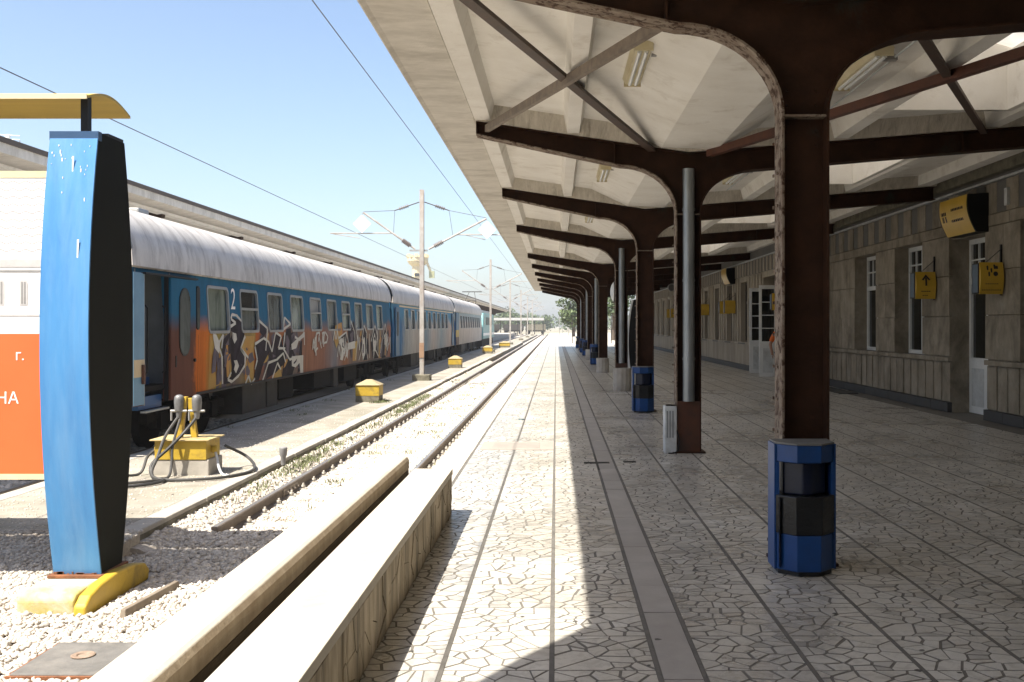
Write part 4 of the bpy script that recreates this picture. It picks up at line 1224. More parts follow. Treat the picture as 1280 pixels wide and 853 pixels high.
# core: piers, spandrels, lintels (face at WX+0.05)
CX = WX+0.05
edges = [Y0]+[v for o in opens for v in (o[0], o[1])]+[Y1]
for i in range(0, len(edges), 2): core(CX, edges[i], edges[i+1], 0, 4.05)
for (a, b, z0, z1, k) in opens:
    if k == 'w': core(CX, a, b, 0, z0)
    core(CX, a, b, z1, 4.05)
MB().box(WX+0.06, 14, Y0, Y1, 4.06, 5.2).build('upper_wall', M('grey_render', (0.20,0.19,0.175), (0.14,0.135,0.125), 1.5, 0.9, bmp=0.2), bld)
MB().box(8.95, 14, Y0, 74, 0, 4.05).build('inner_wall', BLACK, bld)
def piece(name, mat, y0, y1, z0, z1, d=0.05, x=WX, g=0.0065, j=0.006):
    e = rw.uniform(-j, j)
    MB().box(x+0.05-d+e, x+0.052, y0+g, y1-g, z0+g, z1-g).build(name, mat, bld)
def rows(y0, y1, z0, z1, hh, ww):
    """coursed slabs between two heights"""
    z = z0; k = 0
    nz = max(1, round((z1-z0)/hh)); h = (z1-z0)/nz
    for r_ in range(nz):
        n = max(1, round((y1-y0)/ww)); w = (y1-y0)/n
        cuts = [y0]+[y0+w*q+rw.uniform(-0.12,0.12)*w for q in range(1, n)]+[y1]
        for a, b in zip(cuts, cuts[1:]): piece('stone_slab', TRAV, a, b, z0+h*r_, z0+h*(r_+1))
VIS0 = 12.6
piers = [(VIS0, 14.2), (15.75, 17.05), (18.6, 20.0), (21.6, 22.9), (24.5, 26.95)]
for (a, b) in piers: rows(a, b, 1.05, 3.30, 0.75, 0.66)
def dado(a, b):
    n = max(1, round((b-a)/0.42)); w = (b-a)/n
    for q in range(n):
        piece('dado_panel', TRAV, a+w*q+0.03, a+w*(q+1)-0.03, 0.20, 0.94, d=0.035)
        piece('dado_strip', TRAV, a+w*q-0.028, a+w*q+0.028, 0.20, 0.94, d=0.047, j=0.001)
    L = (b-a)/max(1, round((b-a)/0.8))
    q = a
    while q < b-0.01:
        piece('dado_cap', TRAV, q, q+L, 0.945, 1.04, d=0.075, j=0.001); piece('plinth_block', PLINTH, q, q+L, 0.004, 0.195, d=0.085, j=0.001); q += L
dado(VIS0, 17.05); dado(18.6, 26.95)
for (a, b) in ((VIS0, 17.0), (17.0, 18.7), (18.7, 22.2), (22.2, 26.95)):
    n = max(1, round((b-a)/0.85)); w = (b-a)/n
    for q in range(n): piece('lintel_slab', TRAV, a+w*q, a+w*(q+1), 3.30, 3.50, d=0.058, j=0.002)
y = VIS0; k = 0
while y < 26.9:
    w = min(0.36 if k % 2 else 0.44, 26.95-y)
    piece('frieze_panel', TRAV_D if k % 2 else TRAV, y, y+w, 3.50, 4.03, d=0.05 if k % 2 else 0.056); y += w; k += 1
MB().box(WX-0.05, CX+0.02, Y0, 26.95, 4.035, 4.075).build('cornice', WHITE_OLD, bld, bev=0.006)
def window(y0, y1, z0, z1, x, parent, door=False, mat=WHITE, simple=False):
    wd = MB().box(x+0.045, x+0.055, y0+0.02, y1-0.02, z0+0.02, z1-0.02).build('window_pane' if not door else 'door_pane', GLASS_D, parent)
    def bar(a, b, c, d, dx=0.0, nm='frame'): MB().box(x-dx, x+0.07, a, b, c, d).build(nm, mat, wd)
    bar(y0, y0+0.08, z0, z1); bar(y1-0.08, y1, z0, z1); bar(y0+0.081, y1-0.081, z1-0.09, z1); bar(y0+0.081, y1-0.081, z0, z0+0.08)
    tz = z0+(z1-z0)*0.66
    bar(y0+0.081, y1-0.081, tz-0.05, tz+0.05)
    m = (y0+y1)/2
    bar(m-0.04, m+0.04, z0+0.081, tz-0.051)
    bar(m-0.03, m+0.03, tz+0.051, z1-0.091)
    tz2 = (tz+z1)/2
    if not simple:
        for q in (0.25, 0.75): bar(y0+(y1-y0)*q-0.012, y0+(y1-y0)*q+0.012, tz+0.051, z1-0.091, -0.01, 'glazing_bar')
        for (a, b) in ((y0+0.081, m-0.031), (m+0.031, y1-0.081)): bar(a, b, tz2-0.014, tz2+0.014, -0.012, 'glazing_bar')
    if not door: MB().box(x-0.28, x+0.0, y0, y1, z0-0.05, z0-0.002).build('sill', TRAV_D, wd)
    return wd
for (a, b, z0, z1, k) in opens:
    if k == 'w': window(a, b, z0+0.05, z1, 7.65, bld)
    else:
        wd = window(a, b, 0.95, z1, 7.72, bld, door=True)
        m = (a+b)/2
        for (c, d) in ((a, m-0.004), (m+0.004, b)):
            lf = MB().box(7.72, 7.77, c, d, 0.01, 0.948).build('door_leaf', WHITE, bld)
            MB().box(7.712, 7.72, c+0.12, d-0.12, 0.14, 0.84).build('door_panel', WHITE_OLD, lf, bev=0.01)
MB().box(6.75, 7.2, 23.7, 26.3, 0.001, 0.02).build('door_mat', M('matgrey', (0.05,0.05,0.045), None, 30, 0.95), bld)
MB().box(7.29, 7.345, 16.1, 16.2, 3.58, 3.86).build('junction_box', WHITE_OLD, bld)

# unseen wing added behind the camera to block sky light
MB().box(-9.4, 14, -17.0, -5.0, -0.6, 5.2).build('sky_block_wing', TRAV_FAR, bld)
# far wing, set forward
FX = 6.95
FC = FX+0.04
fo = []
y = 36.4
while y < 72: fo.append((y, y+1.3)); y += 3.05
fo = [(31.4, 33.6)]+fo
edges = [27.0]+[v for o in fo for v in o]+[74.0]
for i in range(0, len(edges), 2):
    MB().box(FC, 9.0, edges[i], edges[i+1], 0, 3.96).build('wall_core', TRAV_FAR, bld)
for q, (a, b) in enumerate(fo):
    z0 = 0.0 if q == 0 else 1.0
    MB().box(FC, 9.0, a, b, 3.25, 3.96).build('wall_core', TRAV_FAR, bld)
    if q:
        MB().box(FC, 9.0, a, b, 0, z0).build('wall_core', TRAV_FAR, bld)
        window(a, b, z0, 3.25, FX+0.22, bld, mat=M('frame_dark', (0.10,0.085,0.065), (0.07,0.06,0.05), 5, 0.7), simple=True)
# shallow pilasters, dado strips, frieze and plinth of the far wing
y = 27.0
while y < 73.9:
    if not any(a-0.25 < y < b+0.05 for a, b in fo):
        MB().box(FX-0.015, FC+0.002, y+0.01, y+0.28, 1.03, 3.40).build('pilaster_slab', TRAV_FAR, bld)
    y += 0.52
y = 27.0; k = 0
while y < 73.9:
    if not (31.1 < y < 33.65): MB().box(FX-0.02, FC+0.002, y+0.008, y+0.245, 0.20, 0.94).build('dado_panel', TRAV_FAR, bld)
    MB().box(FX-(0.03 if k % 2 else 0.012), FC+0.002, y+0.004, y+0.26, 3.44, 3.92).build('frieze_panel', TRAV_FAR if k % 2 else TRAV_D, bld)
    y += 0.265; k += 1
for (a, b) in ((27.0, 31.4), (33.6, 74.0)):
    MB().box(FX-0.05, FC+0.003, a, b, 0.945, 1.02).build('dado_cap', TRAV_FAR, bld)
    MB().box(FX-0.06, FC+0.003, a, b, 0.003, 0.19).build('plinth_block', PLINTH, bld)
MB().box(FX-0.05, FC+0.003, 27.0, 74.0, 3.93, 3.97).build('cornice', WHITE_OLD, bld)
MB().box(FX+0.02, 14, 27.0, 74.0, 3.972, 5.2).build('upper_wall', MATS['grey_render'], bld)
# end face of the far wing, facing the camera
z = 0.2
while z < 3.9:
    MB().box(FX+0.003, 7.40, 26.96, 27.002, z+0.003, z+0.735).build('stone_slab', TRAV, bld); z += 0.742
MB().box(FX-0.05, 7.30, 26.93, 27.0, 0.004, 0.195).build('plinth_block', PLINTH, bld)
MB().box(FX-0.05, 7.40, 26.92, 26.995, 3.93, 3.97).build('cornice', WHITE_OLD, bld)
MB().box(FX-0.05, FX+0.35, 26.6, 26.95, 3.99, 4.4).build('beam_bearing', CONC_D, bld)
# open white door leaves
dl = thing('open_door', 'white half-glazed double door standing open behind the nearest column', 'door', (6.8, 33, 0))
def leaf(x0, x1, y, h=3.0):
    MB().box(x0, x1, y, y+0.05, 0.02, 1.05).build('leaf_panel', WHITE, dl)
    for (a, b, c, d) in ((x0, x0+0.08, 1.051, h), (x1-0.08, x1, 1.051, h), (x0+0.081, x1-0.081, h-0.12, h), (x0+0.081, x1-0.081, 1.051, 1.13)):
        MB().box(a, b, y, y+0.05, c, d).build('stile', WHITE, dl)
    MB().box(x0+0.08, x1-0.08, y+0.02, y+0.03, 1.12, h-0.11).build('glass', GLASS_D, dl)
    for q in (0.25, 0.5, 0.75):
        z = 1.13+(h-1.25)*q
        MB().box(x0+0.081, x1-0.081, y+0.005, y+0.045, z-0.015, z+0.015).build('glazing_bar', WHITE, dl)
    MB().box(x0+0.12, x1-0.12, y-0.008, y, 0.15, 0.92).build('panel_moulding', WHITE_OLD, dl)
leaf(6.40, 6.95, 31.35, 2.9)
leaf(6.55, 7.05, 33.7, 2.9)

# ------------------------------------------------------------------ yellow signs
def lightbox(y0, y1, xw, label, z0=3.22, z1=3.86, depth=0.36, detail=True):
    t = thing('light_box_sign', label, 'sign', (xw, (y0+y1)/2, z0), 'yellow light box signs above the doors')
    n = 10
    arcp = []
    for i in range(n+1):
        q = i/n; z = z0+(z1-z0)*q
        x = xw-depth+0.14*(1-q)**1.3 - 0.05*math.sin(math.pi*q)+0.0
        arcp.append((x, z))
    MB().prism([(p[0]+0.012, p[1]) for p in arcp]+[(xw-0.004, z1+0.02), (xw-0.004, z0-0.0)], 'y', y0, y1).build('case', BLACK, t)
    vs, fs = [], []
    for (x, z) in arcp: vs += [(x, y0+0.03, z+0.004), (x, y1-0.03, z+0.004)]
    for i in range(n): fs.append((2*i, 2*i+2, 2*i+3, 2*i+1))
    face = MB().add(vs, fs).build('face', YELLOW_SIGN, t, smooth=True)
    if detail:
        def xat(z):
            q = (z-z0)/(z1-z0); return xw-depth+0.14*(1-q)**1.3-0.05*math.sin(math.pi*q)-0.003
        for (zc, h, a, b) in ((3.66, 0.022, 0.42, 0.85), (3.47, 0.022, 0.40, 0.80), (3.62, 0.03, 0.08, 0.26), (3.52, 0.05, 0.10, 0.16), (3.52, 0.05, 0.19, 0.25)):
            yy = y1-0.03
            aa, bb_ = y1-(y1-y0)*a, y1-(y1-y0)*b
            q = bb_
            while q < aa-0.01:
                L = rw.uniform(0.03, 0.07)
                e = min(q+L, aa)
                MB().add([(xat(zc-h)-0.001,e,zc-h),(xat(zc-h)-0.001,q,zc-h),(xat(zc+h)-0.001,q,zc+h),(xat(zc+h)-0.001,e,zc+h)], [(0,1,2,3)]).build('print', INK, face)
                q += L+0.02
    return t
lightbox(16.9, 18.15, WX, 'large curved yellow light box sign above the nearest door')
lightbox(28.6, 29.8, FX, 'curved yellow light box sign seen just left of the nearest column', 3.25, 3.85)
lightbox(38.5, 39.7, FX, 'smallest curved yellow light box sign, farthest along the wall', 3.25, 3.85, detail=False)
def flag_sign(xr, y, zc, label, kind, w=0.38, h=0.52):
    t = thing('flag_sign', label, 'sign', (xr, y, zc), 'yellow signs projecting from the wall')
    x0 = xr-w
    n = 8
    pf_, pb_ = [], []
    for i in range(n+1):
        q = i/n
        pf_.append((x0+w*q, y-0.06*math.sin(math.pi*q)))
    # lens in plan, rounded in height
    MB().prism([(x0-0.012, y+0.004), (x0-0.012, y+0.26)]+[(xr+0.002, y+0.26), (xr+0.002, y+0.004)], 'z', zc-h/2+0.012, zc+h/2-0.012).build('case', BLACK, t)
    vs, fs = [], []
    for i in range(n+1):
        q = i/n; z = zc-h/2+h*q; yy = y-0.05*math.sin(math.pi*q)-0.004
        vs += [(x0, yy, z), (xr, yy, z), (x0, y+0.02, z), (xr, y+0.02, z)]
    for i in range(n):
        a = 4*i; b = a+4
        fs += [(a, a+1, b+1, b), (a, b, b+2, a+2), (a+1, a+3, b+3, b+1)]
    face = MB().add(vs, fs).build('face', YELLOW_SIGN, t)
    MB().box(x0-0.014, x0-0.006, y+0.03, y+0.24, zc-h/2+0.03, zc+h/2-0.03).build('end_panel', SIGN_END, t)
    MB().box(xr+0.006, xr+0.03, y+0.08, y+0.12, zc-h/2-0.02, zc+h/2+0.30).build('bracket_bar', BLACK, t)
    MB().tube((x0+0.12, y+0.1, zc+h/2-0.02), (xr+0.015, y+0.1, zc+h/2+0.22), 0.006, 6).build('stay_wire', BLACK, t)
    def pr(pts, zz):
        # print laid on the bulged face
        def fy(z): return y-0.05*math.sin(math.pi*min(1,max(0,(z-zc+h/2)/h)))-0.0075
        MB().add([(p[0], fy(p[1]), p[1]) for p in pts], [tuple(range(len(pts)))]).build('print', INK, face)
    cx = (x0+xr)/2
    if kind == 'arrow':
        z = zc+0.09
        pr([(cx-0.018,z-0.10),(cx+0.018,z-0.10),(cx+0.018,z-0.02),(cx-0.018,z-0.02)], z)
        pr([(cx-0.018,z-0.02),(cx+0.018,z-0.02),(cx+0.018,z+0.06),(cx-0.018,z+0.06)], z)
        pr([(cx-0.085,z+0.015),(cx-0.05,z+0.005),(cx+0.012,z+0.085),(cx,z+0.12)], z)
        pr([(cx+0.085,z+0.015),(cx,z+0.12),(cx-0.012,z+0.085),(cx+0.05,z+0.005)], z)
        for k in range(5): pr([(x0+0.10+k*0.036, zc-0.125),(x0+0.128+k*0.036, zc-0.125),(x0+0.128+k*0.036, zc-0.108),(x0+0.10+k*0.036, zc-0.108)], zc)
        for k in range(3): pr([(x0+0.13+k*0.036, zc-0.20),(x0+0.158+k*0.036, zc-0.20),(x0+0.158+k*0.036, zc-0.186),(x0+0.13+k*0.036, zc-0.186)], zc)
    elif kind == 'icons':
        z = zc+0.10
        # pictogram grid: figures and a round emblem
        for (ax, az) in ((-0.07,0.07),(-0.01,0.03),(0.045,0.09),(-0.05,-0.03)):
            pr([(cx+ax-0.012,z+az-0.04),(cx+ax+0.012,z+az-0.04),(cx+ax+0.016,z+az+0.02),(cx+ax,z+az+0.04),(cx+ax-0.016,z+az+0.02)], z)
        pr([(cx+0.055+0.04*math.cos(a), z-0.03+0.04*math.sin(a)) for a in [k*math.pi/5 for k in range(10)]], z)
        pr([(cx+0.04,z+0.05),(cx+0.10,z+0.05),(cx+0.10,z+0.10),(cx+0.04,z+0.10)], z)
        for k in range(6): pr([(x0+0.08+k*0.036, zc-0.10),(x0+0.108+k*0.036, zc-0.10),(x0+0.108+k*0.036, zc-0.088),(x0+0.08+k*0.036, zc-0.088)], zc)
        for k in range(9): pr([(x0+0.03+k*0.036, zc-0.20),(x0+0.058+k*0.036, zc-0.20),(x0+0.058+k*0.036, zc-0.188),(x0+0.03+k*0.036, zc-0.188)], zc)
    return t
flag_sign(7.31, 16.3, 2.40, 'yellow projecting sign with small pictograms beside the nearest door', 'icons')
flag_sign(7.31, 19.2, 2.40, 'yellow projecting sign with an upward arrow between the windows', 'arrow')
far_s = [(30.0, 'yellow projecting sign next to the open white door, by the column'), (39.6, 'larger yellow projecting sign on the far wall right of the drainpipe'),
         (38.4, 'narrow yellow projecting sign nearest the white door on the far wall'), (45.0, 'yellow projecting sign just right of the second column drainpipe'),
         (56.5, 'yellow projecting sign seen left of the second column'), (58.6, 'leftmost tiny yellow projecting sign on the far wall')]
for (y, lb) in far_s: flag_sign(FX-0.04, y, 2.35, lb, 'plain', 0.40, 0.50)
nt_ = MB().box(FX-0.035, FX-0.014, 35.5, 35.75, 1.6, 2.6)
tag(nt_.build('notice_board', BLACK), 'narrow dark notice board on the far wall beside the white door', 'notice board')

# ------------------------------------------------------------------ person behind the nearest column
def skin_mesh(name, verts, edges, radii, mat, parent, sub=2, root=0):
    me = bpy.data.meshes.new(name); me.from_pydata(verts, edges, []); me.materials.append(mat)
    o = bpy.data.objects.new(name, me); COL.objects.link(o); adopt(o, parent)
    m = o.modifiers.new('skin', 'SKIN'); m.use_smooth_shade = True
    if not me.skin_vertices: 
        bpy.context.view_layer.objects.active = o
        bpy.ops.mesh.customdata_skin_add()
    for v, r in zip(me.skin_vertices[0].data, radii):
        v.radius = r if isinstance(r, tuple) else (r, r); v.use_root = False
    me.skin_vertices[0].data[root].use_root = True
    s = o.modifiers.new('sub', 'SUBSURF'); s.levels = sub; s.render_levels = sub
    return o
pn = thing('person', 'person in an orange shirt and blue trousers half hidden by the nearest column', 'person', (6.14, 27.3, 0))
X, Y = 6.09, 26.9
def W(l): return [(X+a, Y+b, c) for a, b, c in l]
hips = W([(0,0,0.95),(0,0.0,1.08),(0,0.0,1.22),(0,0.0,1.38),(0,0.0,1.47),(0,-0.01,1.54),(0,-0.02,1.62),(0,-0.02,1.71)])
bv = hips + W([(-0.17,0,1.40),(-0.25,-0.01,1.26),(-0.31,-0.03,1.12),(-0.30,-0.11,0.99),(-0.285,-0.16,0.88),(-0.28,-0.17,0.82)]) \
    + W([(0.17,0,1.40),(0.25,0.02,1.26),(0.29,0.03,1.12),(0.28,-0.02,0.98),(0.27,-0.05,0.87),(0.27,-0.06,0.81)]) \
    + W([(-0.09,0,0.88),(-0.10,-0.05,0.50),(-0.10,0.02,0.10),(-0.10,-0.10,0.05)]) + W([(0.09,0,0.88),(0.10,0.10,0.50),(0.10,0.24,0.12),(0.10,0.14,0.05)])
be = [(i,i+1) for i in range(7)]+[(3,8),(8,9),(9,10),(10,11),(11,12),(12,13),(3,14),(14,15),(15,16),(16,17),(17,18),(18,19),(0,20),(20,21),(21,22),(22,23),(0,24),(24,25),(25,26),(26,27)]
br_ = [(0.14,0.10),(0.135,0.095),(0.15,0.10),(0.15,0.10),0.07,0.06,(0.085,0.10),(0.07,0.085), 0.065,0.055,0.045,0.038,0.042,0.03, 0.065,0.055,0.045,0.038,0.042,0.03, 0.085,0.06,0.042,0.04, 0.085,0.06,0.042,0.04]
body = skin_mesh('body', bv, be, br_, SKIN, pn)
sv = hips[:5]+W([(-0.17,0,1.40),(-0.25,-0.01,1.26),(-0.29,-0.02,1.17),(0.17,0,1.40),(0.25,0.02,1.26),(0.275,0.025,1.18)])
skin_mesh('shirt', sv, [(0,1),(1,2),(2,3),(3,4),(3,5),(5,6),(6,7),(3,8),(8,9),(9,10)], [(0.165,0.125),(0.155,0.115),(0.17,0.12),(0.17,0.118),0.08,0.085,0.072,0.066,0.085,0.072,0.066], ORANGE_SHIRT, pn)
tv = W([(0,0,0.97),(-0.09,0,0.88),(-0.10,-0.05,0.50),(-0.10,0.02,0.12),(0.09,0,0.88),(0.10,0.10,0.50),(0.10,0.24,0.14)])
skin_mesh('trousers', tv, [(0,1),(1,2),(2,3),(0,4),(4,5),(5,6)], [(0.155,0.115),0.105,0.082,0.07,0.105,0.082,0.07], JEANS, pn)
skin_mesh('hair', W([(0,0.0,1.66),(0,0.01,1.74)]), [(0,1)], [(0.092,0.10),(0.08,0.09)], HAIR, pn)
for (a, b) in ((-0.10, 0.02), (0.10, 0.22)):
    MB().hexa([(X+a-0.05,Y+b-0.19,0.002),(X+a+0.05,Y+b-0.19,0.002),(X+a+0.045,Y+b+0.09,0.002),(X+a-0.045,Y+b+0.09,0.002),(X+a-0.035,Y+b-0.16,0.05),(X+a+0.035,Y+b-0.16,0.05),(X+a+0.04,Y+b+0.08,0.10),(X+a-0.04,Y+b+0.08,0.10)]).build('shoe', BLACK, pn, bev=0.015)
for s, wr in ((-1, (-0.28,-0.17,0.82)), (1, (0.27,-0.06,0.81))):
    for k in range(4):
        ox = -0.022+k*0.015
        b0 = (X+wr[0]+s*0.005, Y+wr[1]+ox, wr[2]+0.0)
        MB().path([b0, (b0[0]-s*0.006, b0[1]-0.005, b0[2]-0.04), (b0[0]-s*0.02, b0[1]-0.008, b0[2]-0.07-0.006*(k in (1,2)))], [0.009,0.0085,0.007], 6).build('finger', SKIN, body, smooth=True)
    MB().path([(X+wr[0]-s*0.02, Y+wr[1]-0.03, wr[2]+0.03), (X+wr[0]-s*0.03, Y+wr[1]-0.055, wr[2]-0.005), (X+wr[0]-s*0.03, Y+wr[1]-0.06, wr[2]-0.035)], [0.011,0.01,0.008], 6).build('thumb', SKIN, body, smooth=True)

# ------------------------------------------------------------------ train: sprayed lettering outlines on the coach side, as (y, z)
GR_DARK = [[(19.65, 1.794), (20.26, 1.727), (20.27, 1.495), (20.44, 1.468), (20.47, 1.327), (20.15, 1.167), (20.41, 0.994), (20.47, 0.826), (20.2, 0.638), (19.6, 0.491), (19.24, 0.49), (19.05, 0.974), (19.1, 1.346), (19.55, 1.493), (19.6, 1.627)], [(21.13, 1.231), (21.72, 1.398), (22.04, 1.286), (22.3, 1.082), (21.78, 0.81), (21.51, 0.441), (21.13, 0.448), (21.28, 0.881)], [(22.27, 1.119), (22.74, 1.424), (23.17, 1.371), (23.36, 1.057), (23.5, 0.746), (22.79, 0.549), (22.04, 0.44), (22.14, 0.797)], [(23.36, 1.209), (23.64, 1.544), (24.05, 1.57), (24.14, 1.077), (24.57, 0.787), (24.22, 0.395), (23.33, 0.429), (23.06, 0.763)], [(29.36, 1.295), (30.27, 1.424), (30.5, 1.183), (30.04, 0.945), (29.58, 1.027)], [(30.62, 1.457), (31.61, 1.787), (31.81, 1.164), (31.23, 0.918), (30.74, 1.029)], [(32.66, 1.259), (33.16, 1.632), (33.64, 1.358), (33.94, 0.469), (33.22, 0.466), (32.72, 0.831)], [(34.38, 1.24), (35.25, 1.576), (35.63, 1.11), (35.96, 0.459), (34.93, 0.464), (34.53, 0.844)], [(36.46, 1.217), (37.26, 1.634), (37.69, 1.08), (37.51, 0.44), (36.7, 0.435)], [(21.48, 1.733), (21.78, 1.699), (22.04, 1.484), (21.78, 1.379), (21.51, 1.481)]]
GR_WHITE = [[(19.7, 1.492), (19.92, 1.465), (19.96, 1.351), (19.8, 1.265), (19.69, 1.37)], [(19.75, 0.934), (19.95, 0.934), (20.08, 0.814), (19.92, 0.668), (19.77, 0.756), (19.83, 0.851)], [(24.05, 1.177), (25.29, 1.456), (25.35, 1.348), (24.73, 1.246), (24.5, 1.069), (24.08, 1.039)], [(24.08, 0.882), (25.16, 0.882), (25.29, 0.424), (25.0, 0.438), (24.84, 0.696), (24.5, 0.597), (24.14, 0.644)], [(29.36, 1.2), (29.81, 1.266), (30.15, 0.893), (29.92, 0.581), (29.52, 0.619), (29.69, 0.904)], [(30.5, 1.084), (31.61, 1.142), (31.69, 0.908), (30.57, 0.883)], [(32.94, 1.148), (33.27, 1.252), (33.44, 0.704), (33.1, 0.47), (32.83, 0.721)], [(34.75, 1.122), (35.12, 1.392), (35.38, 1.056), (35.25, 0.712), (34.87, 0.779)], [(18.75, 1.459), (18.95, 1.287), (18.9, 1.087), (18.66, 1.2), (18.56, 1.439)]]
GR_OCHRE = [[(18.4, 1.441), (18.75, 1.459), (19.03, 1.099), (19.1, 0.504), (18.4, 0.44)], [(20.52, 1.41), (21.13, 1.404), (21.13, 0.489), (20.58, 0.586), (20.44, 0.827), (20.68, 0.969), (20.2, 1.159)], [(22.72, 1.406), (23.12, 1.421), (23.06, 1.177), (22.85, 1.106)], [(22.53, 0.488), (23.33, 0.753), (23.33, 0.429), (22.53, 0.433)], [(28.93, 1.631), (29.81, 1.729), (29.81, 1.388), (28.99, 0.968), (28.71, 1.209)], [(31.36, 1.069), (32.13, 1.16), (32.0, 0.509), (31.41, 0.504)], [(35.96, 1.105), (36.46, 1.217), (36.63, 0.437), (36.03, 0.457)]]
GR_STROKE = [[(19.6, 1.611), (19.92, 1.673), (19.64, 1.756), (19.7, 1.846), (19.98, 1.83), (20.28, 1.72)], [(20.48, 1.41), (20.18, 1.166), (20.68, 0.959)], [(20.2, 1.146), (20.47, 0.993), (20.45, 0.81), (20.1, 0.62), (19.7, 0.515), (19.44, 0.567), (19.62, 0.705)], [(18.66, 1.459), (19.05, 1.036), (19.14, 0.502)], [(18.58, 1.475), (18.87, 1.288), (19.14, 1.455), (19.03, 1.192)], [(21.48, 1.733), (22.09, 1.563), (21.92, 1.073)], [(21.13, 1.231), (21.78, 1.351), (22.14, 1.267), (22.4, 1.043), (22.72, 1.473), (23.17, 1.371), (22.92, 1.105), (23.5, 1.092)], [(23.4, 1.545), (24.02, 1.66), (23.53, 1.821), (23.41, 1.61)], [(23.5, 1.468), (23.33, 1.095), (23.9, 0.809), (24.5, 0.869)], [(21.13, 1.179), (21.3, 0.898), (21.16, 0.695)], [(21.78, 0.419), (22.12, 0.798), (22.79, 0.847), (23.33, 0.981), (23.54, 0.764)], [(22.53, 0.433), (22.85, 0.77), (23.17, 0.607)], [(20.58, 0.418), (20.74, 0.578), (20.98, 0.394), (21.21, 0.502)], [(24.38, 1.351), (24.81, 1.265), (25.29, 1.464), (25.29, 1.134)], [(25.13, 0.87), (25.22, 0.415)], [(29.25, 1.249), (30.38, 1.433), (30.74, 1.029), (30.15, 0.573)], [(31.11, 1.784), (31.61, 1.425), (31.66, 1.063)], [(30.5, 0.934), (31.69, 0.959)], [(32.8, 1.15), (33.22, 1.632), (33.64, 1.358), (33.5, 0.867), (33.94, 0.469)], [(32.39, 0.495), (32.8, 0.883), (32.99, 1.255)], [(34.38, 1.072), (35.19, 1.633), (35.63, 1.284), (35.25, 0.77), (35.96, 0.518)], [(36.29, 0.626), (36.7, 1.214), (37.33, 1.695), (37.76, 1.203), (37.54, 0.469)], [(38.05, 0.889), (38.35, 1.196), (38.58, 0.564)], [(26.39, 1.156), (26.57, 1.413), (26.94, 1.445), (26.75, 1.193)], [(27.22, 1.408), (27.51, 1.451), (27.37, 1.139), (27.8, 1.177)], [(27.6, 1.45), (27.9, 1.312), (27.7, 1.133)], [(26.85, 1.323), (27.13, 1.01)], [(31.87, 1.632), (32.08, 1.108), (31.81, 0.541)], [(34.08, 1.355), (34.2, 0.516)], [(35.63, 1.459), (35.8, 0.64)]]
TX = -6.40          # near side of the coaches
TC = -7.80          # centre line
ZB, ZGUT, ZTOP = 0.38, 2.54, 3.62
def half_roof(n=18, w=1.40):
    pts = []
    for i in range(n+1):
        a = math.pi*i/n
        x = math.cos(a); z = math.sin(a)
        pts.append((TC+w*math.copysign(abs(x)**0.72, x), ZGUT+(ZTOP-ZGUT)*abs(z)**0.82))
    return pts
def side_with_holes(name, mat, parent, y0, y1, holes, x=TX, th=0.05):
    """one coach side as a plate with real openings"""
    ys = sorted(set([y0, y1]+[v for h in holes for v in h[:2]]))
    zs = sorted(set([ZB, ZGUT]+[v for h in holes for v in h[2:]]))
    mb = MB()
    for ya, yb in zip(ys, ys[1:]):
        run = None
        for za, zb in zip(zs, zs[1:]):
            hole = any(h[0] <= ya and yb <= h[1] and h[2] <= za and zb <= h[3] for h in holes)
            if not hole:
                # slight tumblehome: the body leans in towards the gutter
                def xx(z): return x-0.07*max(0, (z-1.2)/1.3)**1.5-0.03*max(0, (0.8-z)/0.4)
                mb.add([(xx(za),ya,za),(xx(za),yb,za),(xx(zb),yb,zb),(xx(zb),ya,zb),(xx(za)-th,ya,za),(xx(za)-th,yb,za),(xx(zb)-th,yb,zb),(xx(zb)-th,ya,zb)],
                       [(0,1,2,3),(5,4,7,6),(4,0,3,7),(1,5,6,2),(3,2,6,7),(4,5,1,0)])
    return mb.build(name, mat, parent)
def side_x(z): return TX-0.07*max(0, (z-1.2)/1.3)**1.5-0.03*max(0, (0.8-z)/0.4)
def rrect(y0, y1, z0, z1, r, n=4):
    out = []
    for (cy, cz, a0) in ((y1-r, z0+r, -90), (y1-r, z1-r, 0), (y0+r, z1-r, 90), (y0+r, z0+r, 180)):
        for i in range(n+1):
            a = R(a0+90*i/n); out.append((cy+r*math.cos(a), cz+r*math.sin(a)))
    return out
def ring(parent, y0, y1, z0, z1, r, w, mat, name='window_frame', dx=0.014, lip=0.03):
    """frame with rounded inner corners, standing proud of the side"""
    o = rrect(y0-w*0.5, y1+w*0.5, z0-w*0.5, z1+w*0.5, r+w*0.5); i_ = rrect(y0+w*0.6, y1-w*0.6, z0+w*0.6, z1-w*0.6, max(0.02, r-w*0.3))
    n = len(o); vs = []
    for p in o: vs.append((side_x(p[1])+dx, p[0], p[1]))
    for p in i_: vs.append((side_x(p[1])+dx, p[0], p[1]))
    for p in o: vs.append((side_x(p[1])-0.002, p[0], p[1]))
    for p in i_: vs.append((side_x(p[1])-lip, p[0], p[1]))
    fs = []
    for k in range(n):
        j = (k+1) % n
        fs += [(k, j, n+j, n+k), (2*n+k, 2*n+j, j, k), (n+k, n+j, 3*n+j, 3*n+k)]
    return MB().add(vs, fs).build(name, mat, parent)
